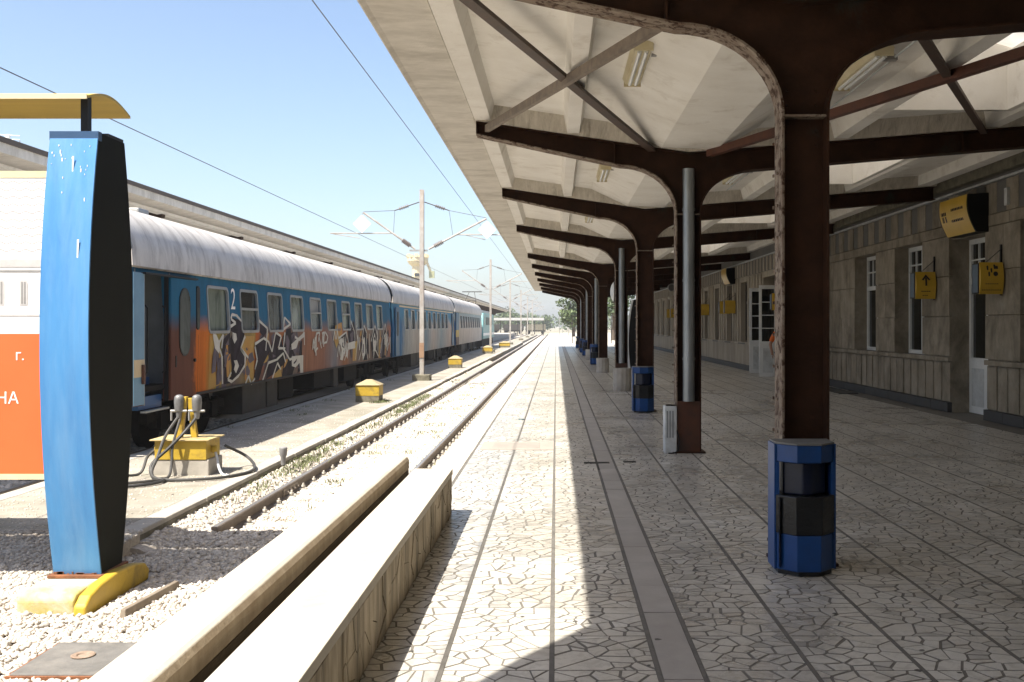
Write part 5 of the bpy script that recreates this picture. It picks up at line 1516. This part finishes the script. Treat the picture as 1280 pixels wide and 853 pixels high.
def bogie(parent, yc):
    b = MB()
    for s in (-1, 1):
        x = TC+s*0.98
        b.prism([(yc-1.9,-0.02),(yc-1.4,0.06),(yc-0.5,-0.12),(yc+0.5,-0.12),(yc+1.4,0.06),(yc+1.9,-0.02),(yc+1.9,0.16),(yc+0.6,0.16),(yc,0.05),(yc-0.6,0.16),(yc-1.9,0.16)], 'x', x-0.06, x+0.06)
        for d in (-1.25, 1.25):
            b.box(x-0.10, x+0.10, yc+d-0.16, yc+d+0.16, -0.16, 0.14)
            for e in (-0.3, 0.3): b.tube((x, yc+d+e, -0.1), (x, yc+d+e, 0.22), 0.08, 10)
        for e in (-0.28, 0.28): b.tube((x+s*0.05, yc+e, -0.1), (x+s*0.05, yc+e, 0.3), 0.10, 10)
    b.box(TC-1.0, TC+1.0, yc-0.3, yc+0.3, -0.1, 0.28)
    bo = b.build('bogie', UNDER, parent)
    for d in (-1.25, 1.25):
        w = MB()
        for s in (-1, 1): w.lathe([(0.1,-0.07),(0.46,-0.07),(0.46,0.05),(0.48,0.055),(0.48,0.075),(0.1,0.075)], (TC+s*0.75, yc+d, 0.0), 24, 'x')
        w.tube((TC-1, yc+d, 0), (TC+1, yc+d, 0), 0.08, 8)
        w.build('wheelset', UNDER, bo)
def coach(name, label, y0, y1, mat, wins, door_mode, detail, roofmat=ROOFM, band=None):
    t = thing(name, label, 'train car', (TC, (y0+y1)/2, Z_RAIL), 'coaches of the standing train')
    holes = list(wins)
    if door_mode == 'open': holes.append((y0+0.42, y0+1.36, ZB, 2.44))
    side_with_holes('side_wall', mat, t, y0, y1, holes)
    MB().box(TC-1.40, TC-1.34, y0, y1, ZB, ZGUT).build('side_wall', CAR_BLUE, t)
    rf = half_roof()
    ro = MB()
    ro.prism(rf, 'y', y0, y1)
    roof = ro.build('roof', roofmat, t, smooth=True)
    MB().box(TX-0.085, TX-0.05, y0+0.1, y1-0.1, ZGUT-0.02, ZGUT+0.012).build('gutter', roofmat, t)
    # floor, inner partition and ends
    MB().box(TC-1.34, TX-0.06, y0+0.05, y1-0.05, 0.58, 0.66).build('floor', UNDER, t)
    MB().box(TC+0.25, TC+0.30, y0+1.5, y1-1.5, 0.66, ZGUT-0.02).build('partition', M('coach_inside', (0.30,0.28,0.22), (0.17,0.16,0.13), 0.7, 0.7), t)
    for yy in (y0, y1-0.06):
        MB().prism([(TX-0.03,ZB),(TX-0.07,ZGUT)]+rf[1:-1]+[(TC-1.37,ZGUT),(TC-1.37,ZB)], 'y', yy, yy+0.06).build('end_wall', CAR_BLUE, t)
    MB().box(TC-0.55, TC+0.55, y0-0.30, y0-0.001, 0.6, 2.9).build('gangway', BLACK, t)
    # windows
    for q, h in enumerate(wins):
        gl = MB().hexa([(TX-0.075,h[0],h[2]),(TX-0.07,h[0],h[2]),(TX-0.07,h[1],h[2]),(TX-0.075,h[1],h[2]),(side_x(h[3])-0.045,h[0],h[3]),(side_x(h[3])-0.04,h[0],h[3]),(side_x(h[3])-0.04,h[1],h[3]),(side_x(h[3])-0.045,h[1],h[3])]).build('window', T_GLASS if q % 3 else T_GLASS2, t)
        ring(gl, h[0], h[1], h[2], h[3], 0.09, 0.05, ALU)
        if detail and q in (1, 4, 6):
            zm = h[2]+(h[3]-h[2])*0.55
            MB().box(TX-0.06, TX-0.015, h[0]+0.03, h[1]-0.03, zm-0.025, zm+0.025).build('window_rail', ALU, gl)
            MB().box(side_x(h[3])-0.038, side_x(h[3])-0.028, h[0]+0.04, h[1]-0.04, zm+0.03, h[3]-0.04).build('upper_light', GLASS_D if q != 4 else ALU, gl)
    # underframe
    bogie(t, y0+3.3); bogie(t, y1-3.3)
    L = y1-y0
    for (a, b, z, m) in ((0.24,0.31,-0.22,UNDER_G),(0.315,0.35,-0.22,UNDER_G),(0.355,0.41,-0.12,UNDER),(0.50,0.58,-0.10,UNDER),(0.60,0.625,-0.18,UNDER_G),(0.66,0.74,-0.1,UNDER)):
        MB().box(TX-0.75, TX-0.12, y0+L*a, y0+L*b, z, ZB+0.0).build('equipment_box', m, t, bev=0.01)
    MB().box(TC-0.9, TC+0.9, y0+0.2, y1-0.2, 0.28, 0.56).build('chassis', UNDER, t)
    for yy in (y0-0.28, y1+0.02):
        bf = MB()
        for s in (-1, 1):
            bf.tube((TC+s*0.87, yy, 0.57), (TC+s*0.87, yy+0.26, 0.57), 0.07, 10)
            bf.lathe([(0.05,0),(0.22,0.01),(0.22,0.03),(0.05,0.035)], (TC+s*0.87, yy if yy < y0 else yy+0.23, 0.57), 16, 'y')
        bf.build('buffer', UNDER_G, t)
    return t, roof
wins1 = [(18.38+1.92*i, 19.55+1.92*i, 1.50, 2.35) for i in range(10)]
c1, roof1 = coach('passenger_coach', 'blue passenger coach covered in graffiti with its door open, nearest in the train', 15.05, 38.6, SPRAY1, wins1, 'open', True)
# white corner strip with cream block, left of the doorway
MB().box(TX+0.001, TX+0.006, 15.06, 15.46, 0.40, 2.44).build('end_panel', M('pale_corner', (0.16,0.30,0.42), (0.10,0.22,0.34), 2, 0.5), c1)
MB().box(TX+0.007, TX+0.012, 15.07, 15.45, 0.83, 1.10).build('cream_block', CAR_CREAM, c1)
MB().box(TX+0.013, TX+0.05, 15.34, 15.41, 0.72, 1.02).build('door_lever', RUSTPLATE, c1)
MB().box(TX-0.06, TX+0.008, 15.46, 15.475, 0.38, 2.44).build('door_post', ALU, c1)
MB().box(TX-0.06, TX+0.008, 16.405, 16.42, 0.38, 2.44).build('door_post', BLACK, c1)
# vestibule
MB().box(TC-0.2, TX-0.95, 15.2, 16.7, 0.66, 2.5).build('vestibule_back', INT_GREY, c1)
MB().box(TX-0.95, TX-0.06, 16.62, 16.66, 0.40, 2.5).build('vestibule_side', INT_GREY, c1)
MB().box(TX-0.95, TX-0.06, 15.25, 15.29, 0.40, 2.5).build('vestibule_side', INT_GREY, c1)
MB().box(TX-0.93, TX-0.30, 15.47, 16.40, 0.52, 0.78).build('step', INT_BLUE, c1)
MB().box(TX-0.60, TX-0.10, 15.47, 16.40, 0.30, 0.50).build('step', INT_BLUE, c1)
MB().box(TX-0.06, TX+0.03, 15.47, 16.40, 0.26, 0.29).build('step_edge', ALU, c1)
for yy in (15.62, 16.32):
    MB().path([(TX-0.05, yy, 0.85), (TX-0.01, yy, 0.9), (TX-0.01, yy, 1.9), (TX-0.05, yy, 1.95)], 0.014, 6).build('handrail', BLACK, c1)
MB().path([(TX-0.94,15.7,0.9),(TX-0.9,15.7,0.9),(TX-0.9,15.7,1.5),(TX-0.9,16.0,1.5),(TX-0.9,16.0,0.95)], 0.015, 6).build('handrail', ALU, c1)
# the sliding door parked outside, with an oval window
dr = MB().prism([(16.44,0.40),(17.58,0.40),(17.58,2.42),(16.44,2.42)], 'x', TX+0.002, TX+0.045).build('sliding_door', SPRAY1, c1, bev=0.008)
def oval(y0, y1, z0, z1, n=8):
    r = (y1-y0)/2; cy = (y0+y1)/2
    return [(cy+r*math.cos(math.pi*i/n), z1-r+r*math.sin(math.pi*i/n)) for i in range(n+1)]+[(cy-r*math.cos(math.pi*i/n), z0+r-r*math.sin(math.pi*i/n)) for i in range(n+1)]
MB().prism(oval(16.78, 17.28, 1.10, 2.27), 'x', TX+0.045, TX+0.056).build('window_seal', BLACK, dr)
MB().prism(oval(16.81, 17.25, 1.13, 2.24), 'x', TX+0.056, TX+0.060).build('door_window', T_GLASS, dr)
MB().tube((TX+0.046, 17.47, 1.02), (TX+0.08, 17.47, 1.02), 0.03, 10).build('door_knob', BLACK, dr)
MB().box(TX+0.045, TX+0.055, 16.62, 16.67, 0.93, 1.12).build('door_handle', BLACK, dr)
MB().box(TX-0.02, TX+0.06, 15.4, 17.65, 2.425, 2.455).build('door_rail', BLACK, c1)
MB().prism(oval(17.72, 17.88, 1.55, 2.33), 'x', TX-0.04, TX+0.008).build('slot_window', BLACK, c1)
MB().prism(oval(17.745, 17.855, 1.58, 1.95), 'x', TX+0.008, TX+0.011).build('slot_pane', T_GLASS, c1)
# roof vent
rv_ = MB().box(TC+0.25, TC+0.55, 17.3, 17.75, ZTOP-0.10, ZTOP+0.06).build('roof_vent', GALV, c1, bev=0.03)
MB().box(TC+0.1, TC+0.3, 30.5, 30.8, ZTOP-0.08, ZTOP+0.03).build('roof_vent', BLACK, c1)
text_mesh("2", 0.60, (TX-0.026, 19.66, 1.95), (R(90),0,R(90)), PRW, c1)
# graffiti: thin flat paint patches on the side
G_DARK = M('graffiti_dark', (0.030,0.022,0.025), (0.014,0.011,0.012), 3, 0.75, spec=0.1, bmp=0, stain=(0.07,0.05,0.075), stain_scale=1.4, stain_amt=0.5)
G_WHITE = M('graffiti_white', (0.62,0.60,0.54), (0.46,0.44,0.38), 4, 0.5, spec=0.1, bmp=0)
G_OCHRE = M('graffiti_ochre', (0.40,0.31,0.08), (0.42,0.16,0.025), 1.6, 0.5, spec=0.1, bmp=0)
def patch(poly, mat, d, name):
    cy = sum(p[0] for p in poly)/len(poly)
    n = len(poly)
    me = MB().add([(side_x(p[1])+d, p[0], p[1]) for p in poly], [tuple(range(n))])
    ar = sum(poly[i][0]*poly[(i+1)%n][1]-poly[(i+1)%n][0]*poly[i][1] for i in range(n))
    if ar < 0: me.f = [tuple(reversed(me.f[0]))]
    me.build(name, mat, c1)
G_GREY = M('graffiti_greyviolet', (0.16,0.13,0.15), (0.09,0.075,0.085), 3, 0.75, spec=0.1, bmp=0)
G_CREAM = M('graffiti_cream', (0.42,0.38,0.26), (0.30,0.25,0.14), 3, 0.75, spec=0.1, bmp=0)
rg = random.Random(17)
for k in range(70):
    yy = rg.uniform(18.5, 25.2) if k < 38 else rg.uniform(29.5, 38.2)
    zc = rg.uniform(0.62, 1.38); hh = rg.uniform(0.10, 0.42); ww = rg.uniform(0.05, 0.24); lean = rg.uniform(-0.25, 0.25)
    top_ = min(zc+hh, 1.47); bot = max(zc-hh, 0.42)
    pts = [(yy-ww*rg.uniform(0.5,1), bot), (yy+ww*rg.uniform(0.2,1), bot+rg.uniform(0,0.08)), (yy+ww*rg.uniform(0.6,1.2)+lean*0.5, zc+rg.uniform(-0.05,0.05)), (yy+ww*rg.uniform(0.2,0.9)+lean, top_), (yy-ww*rg.uniform(0.3,0.9)+lean, top_-rg.uniform(0,0.1)), (yy-ww*rg.uniform(0.6,1.2)+lean*0.5, zc)]
    patch(pts, rg.choice([G_GREY, G_DARK, G_GREY, G_OCHRE, G_GREY]), 0.0016+0.00001*k, 'sprayed_fill')
for k in range(16):
    yy = rg.choice([rg.uniform(29.6, 38), rg.uniform(25.3, 29.3)]); zz = rg.uniform(0.7, 1.25)
    GR_STROKE.append([(yy, zz), (yy+rg.uniform(0.05,0.2), zz+rg.uniform(0.1,0.4)), (yy+rg.uniform(0.15,0.4), zz+rg.uniform(-0.3,0.1)), (yy+rg.uniform(0.2,0.6), zz+rg.uniform(0,0.4))])
# panel seams and a pressed lower rail
for yy in [15.46+1.92*i+2.35 for i in range(12)]:
    for (za, zb) in ((0.40, 1.46), (2.37, 2.52)):
        MB().add([(side_x(za)+0.0125,yy-0.006,za),(side_x(za)+0.0125,yy+0.006,za),(side_x(zb)+0.0125,yy+0.006,zb),(side_x(zb)+0.0125,yy-0.006,zb)], [(0,1,2,3)]).build('panel_seam', UNDER, c1)
MB().box(TX-0.03, TX+0.012, 17.6, 38.5, 0.39, 0.43).build('lower_rail', UNDER_G, c1)
for p in GR_OCHRE: patch(p, G_OCHRE, 0.003, 'sprayed_fill')
for p in GR_DARK: patch(p, G_DARK, 0.005, 'sprayed_letter')
for p in GR_WHITE: patch(p, G_WHITE, 0.007, 'sprayed_highlight')
for s_ in GR_STROKE:
    mb = MB(); w = 0.032
    for (a, b) in zip(s_, s_[1:]):
        dy, dz = b[0]-a[0], b[1]-a[1]; L = math.hypot(dy, dz) or 1
        ny, nz = -dz/L*w*1.3, dy/L*w
        q = [(a[0]+ny,a[1]+nz),(a[0]-ny,a[1]-nz),(b[0]-ny*0.7,b[1]-nz*0.7),(b[0]+ny*0.7,b[1]+nz*0.7)]
        mb.add([(side_x(p[1])+0.0095, p[0], p[1]) for p in q], [(0,1,2,3)])
    mb.build('sprayed_outline', G_WHITE, c1)
wins2 = [(42.2+1.95*i, 43.35+1.95*i, 1.45, 2.32) for i in range(9)]
c2, _ = coach('passenger_coach', 'faded blue and grey coach behind the nearest catenary mast, second in the train', 39.1, 62.6, SPRAY2, wins2, 'shut', False)
MB().box(side_x(2.45)+0.002, side_x(2.45)+0.010, 41.0, 62.4, 2.40, 2.47).build('cream_line', CAR_CREAM, c2)
for (y, m) in ((39.55, CAR_BLUE), (61.1, CAR_BLUE)):
    d_ = MB().box(TX+0.002, TX+0.04, y, y+0.95, 0.42, 2.36).build('door', m, c2, bev=0.01)
    MB().prism(oval(y+0.28, y+0.66, 1.2, 2.2), 'x', TX+0.04, TX+0.05).build('door_window', BLACK, d_)
wins3 = [(67.0+1.95*i, 68.15+1.95*i, 1.45, 2.32) for i in range(9)]
c3, _ = coach('passenger_coach', 'pale dirty coach with blue and yellow end door, third in the train', 63.1, 86.0, SPRAY3, wins3, 'shut', False)
d_ = MB().box(TX+0.002, TX+0.04, 63.5, 65.3, 1.35, 2.46).build('door', CAR_BLUE, c3)
MB().box(TX+0.002, TX+0.04, 63.5, 65.3, 0.9, 1.345).build('door_stripe', YELLOW, c3)
MB().box(TX+0.002, TX+0.04, 63.5, 65.3, 0.4, 0.895).build('door_stripe', RUSTPLATE, c3)
# locomotive
lo = thing('electric_locomotive', 'pale teal electric locomotive with raised pantograph at the head of the train', 'locomotive', (TC, 95, Z_RAIL))
prof = [(86.9,0.45),(86.7,0.9),(86.9,1.7),(87.5,2.75),(101.6,2.75),(102.2,1.7),(102.4,0.9),(102.2,0.45)]
MB().prism(prof, 'x', TC-1.45, TC+1.45).build('body', LOCO_TEAL, lo, bev=0.08)
MB().box(TC-1.1, TC+1.1, 88.2, 101, 2.75, 3.05).build('roof', GALV, lo, bev=0.1)
for y in (88.0, 100.0): MB().box(TC+1.451, TC+1.46, y, y+1.0, 1.75, 2.45).build('cab_window', GLASS_D, lo)
for i in range(5): MB().box(TC+1.451, TC+1.462, 90.2+1.8*i, 91.4+1.8*i, 1.7, 2.4).build('grille', UNDER_G, lo)
MB().box(TC+1.451, TC+1.463, 86.95, 102.1, 0.75, 0.98).build('stripe', WHITE, lo)
MB().box(TC-1.3, TC+1.3, 87.2, 102.0, -0.2, 0.45).build('underframe', UNDER, lo)
bogie(lo, 90.3); bogie(lo, 98.6)
pg = MB()
for s in (-0.4, 0.4):
    pg.tube((TC+s, 92.0, 3.1), (TC+s*1.2, 90.8, 3.9), 0.03, 6); pg.tube((TC+s*1.2, 90.8, 3.9), (TC+s*0.6, 92.2, 4.75), 0.025, 6)
pg.tube((TC-0.9, 92.2, 4.78), (TC+0.9, 92.2, 4.78), 0.035, 6); pg.tube((TC-0.9, 92.6, 4.78), (TC+0.9, 92.6, 4.78), 0.035, 6)
pg.tube((TC-0.5, 90.8, 3.9), (TC+0.5, 90.8, 3.9), 0.03, 6)
pg.build('pantograph', UNDER_G, lo)

# ------------------------------------------------------------------ canopy of the platform behind the train
c2n = thing('far_platform_canopy', 'long concrete canopy edge rising behind the train roof', 'canopy', (-12, 90, 0))
E = -9.2; ZE = 4.50
MB().prism([(E,ZE),(E,ZE+0.20),(-12.3,ZE-0.05),(-15.4,ZE+0.2),(-15.4,ZE),(-12.3,ZE-0.34)], 'y', 2, 196).build('roof_slab', SOFFIT_B, c2n)
MB().box(E-0.002, E+0.03, 2, 196, ZE+0.17, ZE+0.26).build('edge_trim', M('trim_dark', (0.10,0.08,0.065), None, 6, 0.8), c2n)
MB().prism([(E-0.45,ZE-0.055),(E-0.45,ZE-0.12),(E-0.62,ZE-0.14),(E-0.62,ZE-0.07)], 'y', 2, 196).build('rib', SOFFIT, c2n)
y = 6.0
cc = None
while y < 196:
    if cc is None:
        cc = MB().prism([(-9.7,ZE-0.06),(-9.7,ZE-0.20),(-11.6,ZE-0.55),(-12.15,ZE-1.2),(-12.15,0),(-12.45,0),(-12.45,ZE-1.2),(-13.0,ZE-0.55),(-14.9,ZE-0.2),(-14.9,ZE-0.06),(-12.3,ZE-0.335)], 'y', y-0.1, y+0.1).build('frame', STEEL, c2n); yc0 = y
    else:
        o = cc.copy(); COL.objects.link(o); o.location.y = y-yc0
    y += 6.2

# ------------------------------------------------------------------ catenary masts and wires
def mast(y, label):
    x = -4.93
    t = thing('catenary_mast', label, 'catenary mast', (x, y, Z_I), 'catenary masts on the island platform')
    MB().box(x-0.32, x+0.32, y-0.32, y+0.32, Z_I-0.05, Z_I+0.22).build('footing', CONC_D, t, bev=0.03)
    m = MB()
    for s in (-1, 1): m.box(x-0.075, x+0.075, y+s*0.085-0.012, y+s*0.085+0.012, Z_I+0.2, 6.62)
    m.box(x-0.01, x+0.01, y-0.073, y+0.073, Z_I+0.2, 6.62)
    m.build('mast_channel', MAST, t)
    MB().box(x-0.085, x+0.085, y-0.118, y-0.101, 0.45, 1.0).build('warning_paint', M('tan_paint', (0.34,0.22,0.14), (0.25,0.15,0.09), 4, 0.7), t)
    MB().box(x-0.45, x+0.2, y-0.05, y+0.05, 4.36, 4.42).build('pivot_bracket', GALV, t)
    for (ex, ez, hx0, hx1, hz, sg) in ((-7.08, 5.78, -8.3, -6.05, 5.02, -1), (-2.56, 5.56, -3.7, -2.0, 4.97, 1)):
        bx = x+sg*0.25
        arm = MB().tube((bx, y, 4.44), (ex, y, ez), 0.035, 8).build('cantilever', MAST, t)
        p0 = Vector((bx, y, 4.44)); p1 = Vector((ex, y, ez))
        for q in range(6):
            c = p0.lerp(p1, 0.10+0.025*q); d = p0.lerp(p1, 0.115+0.025*q)
            MB().tube(c, d, 0.085, 10).build('insulator_disc', INSUL, arm)
        MB().tube((hx0, y, hz), (hx1, y, hz), 0.022, 6).build('registration_arm', MAST, t)
        MB().tube((hx0+(0.1 if sg < 0 else 0.4), y, hz-0.02), (hx0+1.1*1, y, hz-0.18), 0.014, 6).build('steady_arm', MAST, t)
        # stay: insulators then wire
        s0 = Vector((x+sg*0.1, y, 6.17)); s1 = Vector((x+sg*1.0, y, 5.86)); s2 = Vector((ex, y, ez+0.03))
        st = MB().tube(s0, s1, 0.02, 6).tube(s1, s2, 0.010, 5).build('stay', WIRE, t)
        for q in range(5):
            c = s0.lerp(s1, 0.45+0.08*q); MB().tube(c, s0.lerp(s1, 0.49+0.08*q), 0.06, 8).build('insulator_disc', INSUL, st)
        MB().tube(s1, (p0.lerp(p1, 0.42).x, y, p0.lerp(p1, 0.42).z), 0.008, 5).build('dropper', WIRE, t)
        # white diamond plate hung from the arm's end
        cx, cz = ex+sg*0.03, ez-0.42; h = 0.33
        MB().prism([(cx-h,cz),(cx,cz-h),(cx+h,cz),(cx,cz+h)], 'y', y-0.13, y-0.11).build('diamond_plate', M('plate_white', (0.84,0.84,0.83), (0.78,0.78,0.77), 3, 0.5, bmp=0), t)
        MB().tube((ex, y-0.12, ez), (cx, y-0.12, cz+h-0.02), 0.012, 6).build('plate_hanger', GALV, t)
    return t
labels = ['nearest catenary mast with two white diamond plates, beside the second coach', 'second catenary mast, beyond the third coach', 'third catenary mast, thin and pale', 'fourth catenary mast from the camera', 'fifth, very distant catenary mast', 'sixth and faintest catenary mast']
m0 = mast(36.6, labels[0])
for y, lb in zip((75.0, 107.0, 140.0, 172.0, 206.0), labels[1:]):
    mm = dup(m0, (0, y-36.6, 0), lb)
    for c in list(mm.children):
        if c.name.startswith(('diamond_plate', 'plate_hanger', 'warning_paint')): bpy.data.objects.remove(c)
def wire(name, label, x, z, r=0.012, sag=0.0):
    ys = [-40, 5, 36.6, 75, 107, 140, 172, 206, 320]
    pts = []
    for a, b in zip(ys, ys[1:]):
        for k in range(8):
            t = k/8; pts.append((x, a+(b-a)*t, z-sag*4*t*(1-t)))
    pts.append((x, ys[-1], z))
    tag(MB().path(pts, r, 5).build(name, WIRE), label, 'wire')
wire('contact_wire', 'overhead contact wire above the empty track', -2.80, 5.36, 0.007)
wire('contact_wire', 'overhead contact wire above the train', -7.75, 5.22, 0.009)

# ------------------------------------------------------------------ background: trees, tower, sheds, masts
def leaf_cloud(centres, per, leaf, seed):
    r = np.random.default_rng(seed)
    P = []
    for (cx, cy, cz, rx, ry, rz) in centres:
        d = r.normal(size=(per,3)); d /= np.linalg.norm(d, axis=1)[:,None]
        rad = r.uniform(0.35, 1.0, (per,1))**0.5 * r.uniform(0.8, 1.15, (per,1))
        P.append(np.array([cx,cy,cz]) + d*rad*np.array([rx,ry,rz]))
    P = np.concatenate(P); n = len(P)
    a = r.normal(size=(n,3)); a /= np.linalg.norm(a, axis=1)[:,None]
    b = np.cross(a, r.normal(size=(n,3))); b /= np.linalg.norm(b, axis=1)[:,None]
    s = leaf*r.uniform(0.6, 1.4, (n,1))
    v = np.stack([P-a*s, P+b*s*0.55, P+a*s, P-b*s*0.55], 1).reshape(-1,3)
    f = np.arange(n*4).reshape(-1,4)
    return v, f
def tree(x, y, h, w, mat, label, seed, leaf=0.22, per=130, z0=-0.6, nb=16):
    r = random.Random(seed)
    t = thing('tree', label, 'tree', (x, y, z0), 'trees beyond the station')
    tr = MB()
    top = Vector((x+r.uniform(-0.3,0.3), y, z0+h*0.55))
    tr.path([(x,y,z0),(x+0.1,y,z0+h*0.25),top], [0.035*h,0.025*h,0.012*h], 8)
    cs = []
    for k in range(nb):
        a = r.uniform(0, 6.28); q = r.uniform(0.15, 1.0)
        zz = z0+h*(0.32+0.60*r.random())
        ww = w*(0.85-0.5*abs((zz-z0)/h-0.635))
        c = (x+math.cos(a)*ww*0.6*q, y+math.sin(a)*ww*0.6*q, zz)
        s = w*r.uniform(0.24, 0.42)
        cs.append((c[0], c[1], c[2], s, s, s*0.75))
        if k < 7: tr.path([(x,y,z0+h*(0.2+0.04*k)), ((x+c[0])/2,(y+c[1])/2,(zz+z0+h*0.3)/2), c], [0.014*h,0.010*h,0.004*h], 5)
    tr.build('trunk', BARK, t)
    v, f = leaf_cloud(cs, per, leaf, seed)
    mesh_np('crown', v, f, mat, t)
tree(6.5, 112, 11, 5.0, LEAF2, 'dense green tree past the canopy end, right of the fourth column', 31)
tree(10.5, 104, 9, 4.5, LEAF2, 'bushy green tree beyond the canopy on the right', 32)
tree(2.6, 150, 8, 3.6, LEAF, 'light green tree at the end of the platform left of the columns', 33)
tree(14.5, 122, 12, 5.5, LEAF, 'tall green tree behind the station building end', 34)
tree(4.2, 190, 9, 4.0, LEAF, 'distant green tree behind the platform end', 35)
bg_labels = ['far tree left of the distant tracks', 'far tree above the distant white shed', 'far tree right of the distant shed roof', 'far tree near the vanishing tracks', 'far tree behind the last masts', 'far tree at the left of the shed']
for k, (x, y, h, w) in enumerate(((-24,300,7,6),(-17,330,7.5,6),(-9,340,6,5),(-4,360,5.5,5),(-13,310,5.5,5),(-31,320,8,6))):
    tree(x, y, h, w, LEAF, bg_labels[k], 50+k, leaf=0.35, per=90)
tree(-37.2, 262, 17, 3.2, LEAF2, 'dark green treetop beside the cream tower behind the canopy', 61, leaf=0.35)
# distant tree line as one mass
cs = [(-110+i*4.2+random.uniform(-2,2), 430+random.uniform(-25,25), 2.0+random.uniform(0,2.5), 4, 4, 3.2) for i in range(48)]
v_, f_ = leaf_cloud(cs, 130, 0.6, 77)
tag(mesh_np('distant_wood', v_, f_, LEAF), 'far line of trees closing the view', 'wood', kind='stuff')
# cream tower with flared top
tw = thing('tower', 'pale yellow tower with a flared crenellated top behind the far canopy', 'tower', (-36.6, 262, -0.6))
TWM = M('tower_cream', (0.66,0.56,0.34), (0.54,0.46,0.30), 0.6, 0.8, bmp=0.1)
MB().lathe([(1.7,-0.6),(1.5,14),(1.45,17.2),(2.3,17.9),(2.75,18.6),(2.75,19.6)], (-36.4,262,0), 12).build('shaft', TWM, tw)
for k in range(12):
    a = 2*math.pi*k/12
    MB().box(-36.4+2.55*math.cos(a)-0.4, -36.4+2.55*math.cos(a)+0.4, 262+2.55*math.sin(a)-0.4, 262+2.55*math.sin(a)+0.4, 19.601, 20.2+0.3*(k%2)).build('merlon', TWM, tw)
MB().box(-37.0,-35.8,260.3,260.6,14.6,15.4).build('window', GLASS_D, tw)
MB().box(-40.6,-38.6,261,263,-0.6,14.2).build('annex', TWM, tw)
MB().tube((-34.2,262,19),(-32.6,262,14.8),0.35,6).build('strut', TWM, tw)
MB().box(-33.4,-32.0,261.6,262.4,14.2,16.0).build('lamp_head', M('tower_green', (0.35,0.36,0.2), None, 2, 0.8), tw)
# roof frame peeking over the canopy at upper left
sf = thing('roof_scaffold', 'thin metal lattice frame on a roof at the upper left edge', 'scaffold', (-60, 110, 0))
for k in range(6): MB().tube((-66+k*1.35-0.0, 110, 0), (-66+k*1.35, 110, 23.1-0.2*k), 0.06, 5).build('upright', GALV, sf)
for k in range(6): MB().tube((-66, 110, 20.5+k*0.5), (-59.25, 110, 20.5+k*0.42), 0.045, 5).build('rung', GALV, sf)
for k in range(3): MB().lathe([(0.05,-0.12),(0.25,-0.1),(0.3,0.1),(0.05,0.15)], (-64.5+k*2, 109.8, 23.0-0.25*k), 10, 'y').build('floodlight', WHITE, sf)
# low shed with white roof edge across the far tracks
sh = thing('distant_shed', 'long low white-roofed platform shelter far across the tracks', 'shelter', (-12, 235, 0))
MB().box(-19.5, -2.8, 232, 238, 2.9, 3.5).build('roof', M('shed_white', (0.42,0.42,0.41), (0.33,0.33,0.32), 1, 0.7), sh)
for k in range(9): MB().box(-19+k*2.0-0.1, -19+k*2.0+0.1, 233, 233.2, -0.6, 2.9).build('post', UNDER_G, sh)
cl_ = [( 'dark freight wagon standing far behind the shelter, at left', -16.5, UNDER_G), ('grey freight wagon behind the middle of the shelter', -10.5, UNDER_G), ('dark olive freight wagon near the right end of the shelter', -5.0, CONC_D)]
for lb, x, m in cl_:
    t = thing('freight_wagon', lb, 'freight wagon', (x, 246, -0.5), 'freight wagons in the distance')
    MB().box(x-2.5, x+2.5, 245, 247.6, 0.5, 2.0).build('body', m, t)
    MB().box(x-2.3, x+2.3, 245.2, 247.4, 0.2, 0.499).build('frame', UNDER, t)
    for q in (-1.7, 1.7): MB().lathe([(0.05,-0.05),(0.4,-0.05),(0.4,0.05),(0.05,0.05)], (x+q, 245.3, -0.05), 12, 'y').build('wheel', UNDER, t)
# slim poles at the end of the platform
for k, (x, y, h) in enumerate(((0.6,180,4.6),(2.1,165,4.2),(1.4,215,5.0))):
    t = thing('lamp_post', ['slim grey lamp post at the platform end', 'shorter grey lamp post right of the platform end', 'farthest grey lamp post past the platform'][k], 'lamp post', (x, y, 0))
    MB().tube((x,y,-0.1),(x,y,h),0.07,8,0.045).build('pole', GALV, t)
    MB().path([(x,y,h-0.1),(x-0.3,y,h+0.2),(x-0.9,y,h+0.25)], 0.03, 6).build('arm', GALV, t)
    MB().box(x-1.35,x-0.85,y-0.12,y+0.12,h+0.18,h+0.27).build('head', GALV, t)
fn = thing('low_fence', 'low metal fence closing the platform right of the columns', 'fence', (7, 92, 0))
for k in range(12): MB().tube((1.5+k*1.2, 92, -0.01), (1.5+k*1.2, 92, 2.6), 0.04, 6).build('post', UNDER_G, fn)
for z in (1.3, 2.55): MB().tube((1.5, 92, z), (14.7, 92, z), 0.03, 6).build('rail', UNDER_G, fn)

# ------------------------------------------------------------------ summer haze
hz_ = MB().box(-700, 700, -80, 1300, -2.0, 30.0).build('haze', None)
hm = bpy.data.materials.new('haze_air'); hm.use_nodes = True
hm.node_tree.nodes.clear()
ho = hm.node_tree.nodes.new('ShaderNodeOutputMaterial'); pv = hm.node_tree.nodes.new('ShaderNodeVolumePrincipled')
pv.inputs['Color'].default_value = (0.93, 0.96, 1.0, 1); pv.inputs['Density'].default_value = 0.0006
pv.inputs['Anisotropy'].default_value = 0.2
hm.node_tree.links.new(pv.outputs[0], ho.inputs['Volume'])
hz_.data.materials.append(hm)
tag(hz_, 'thin pale summer haze over the whole station', 'haze', kind='stuff')
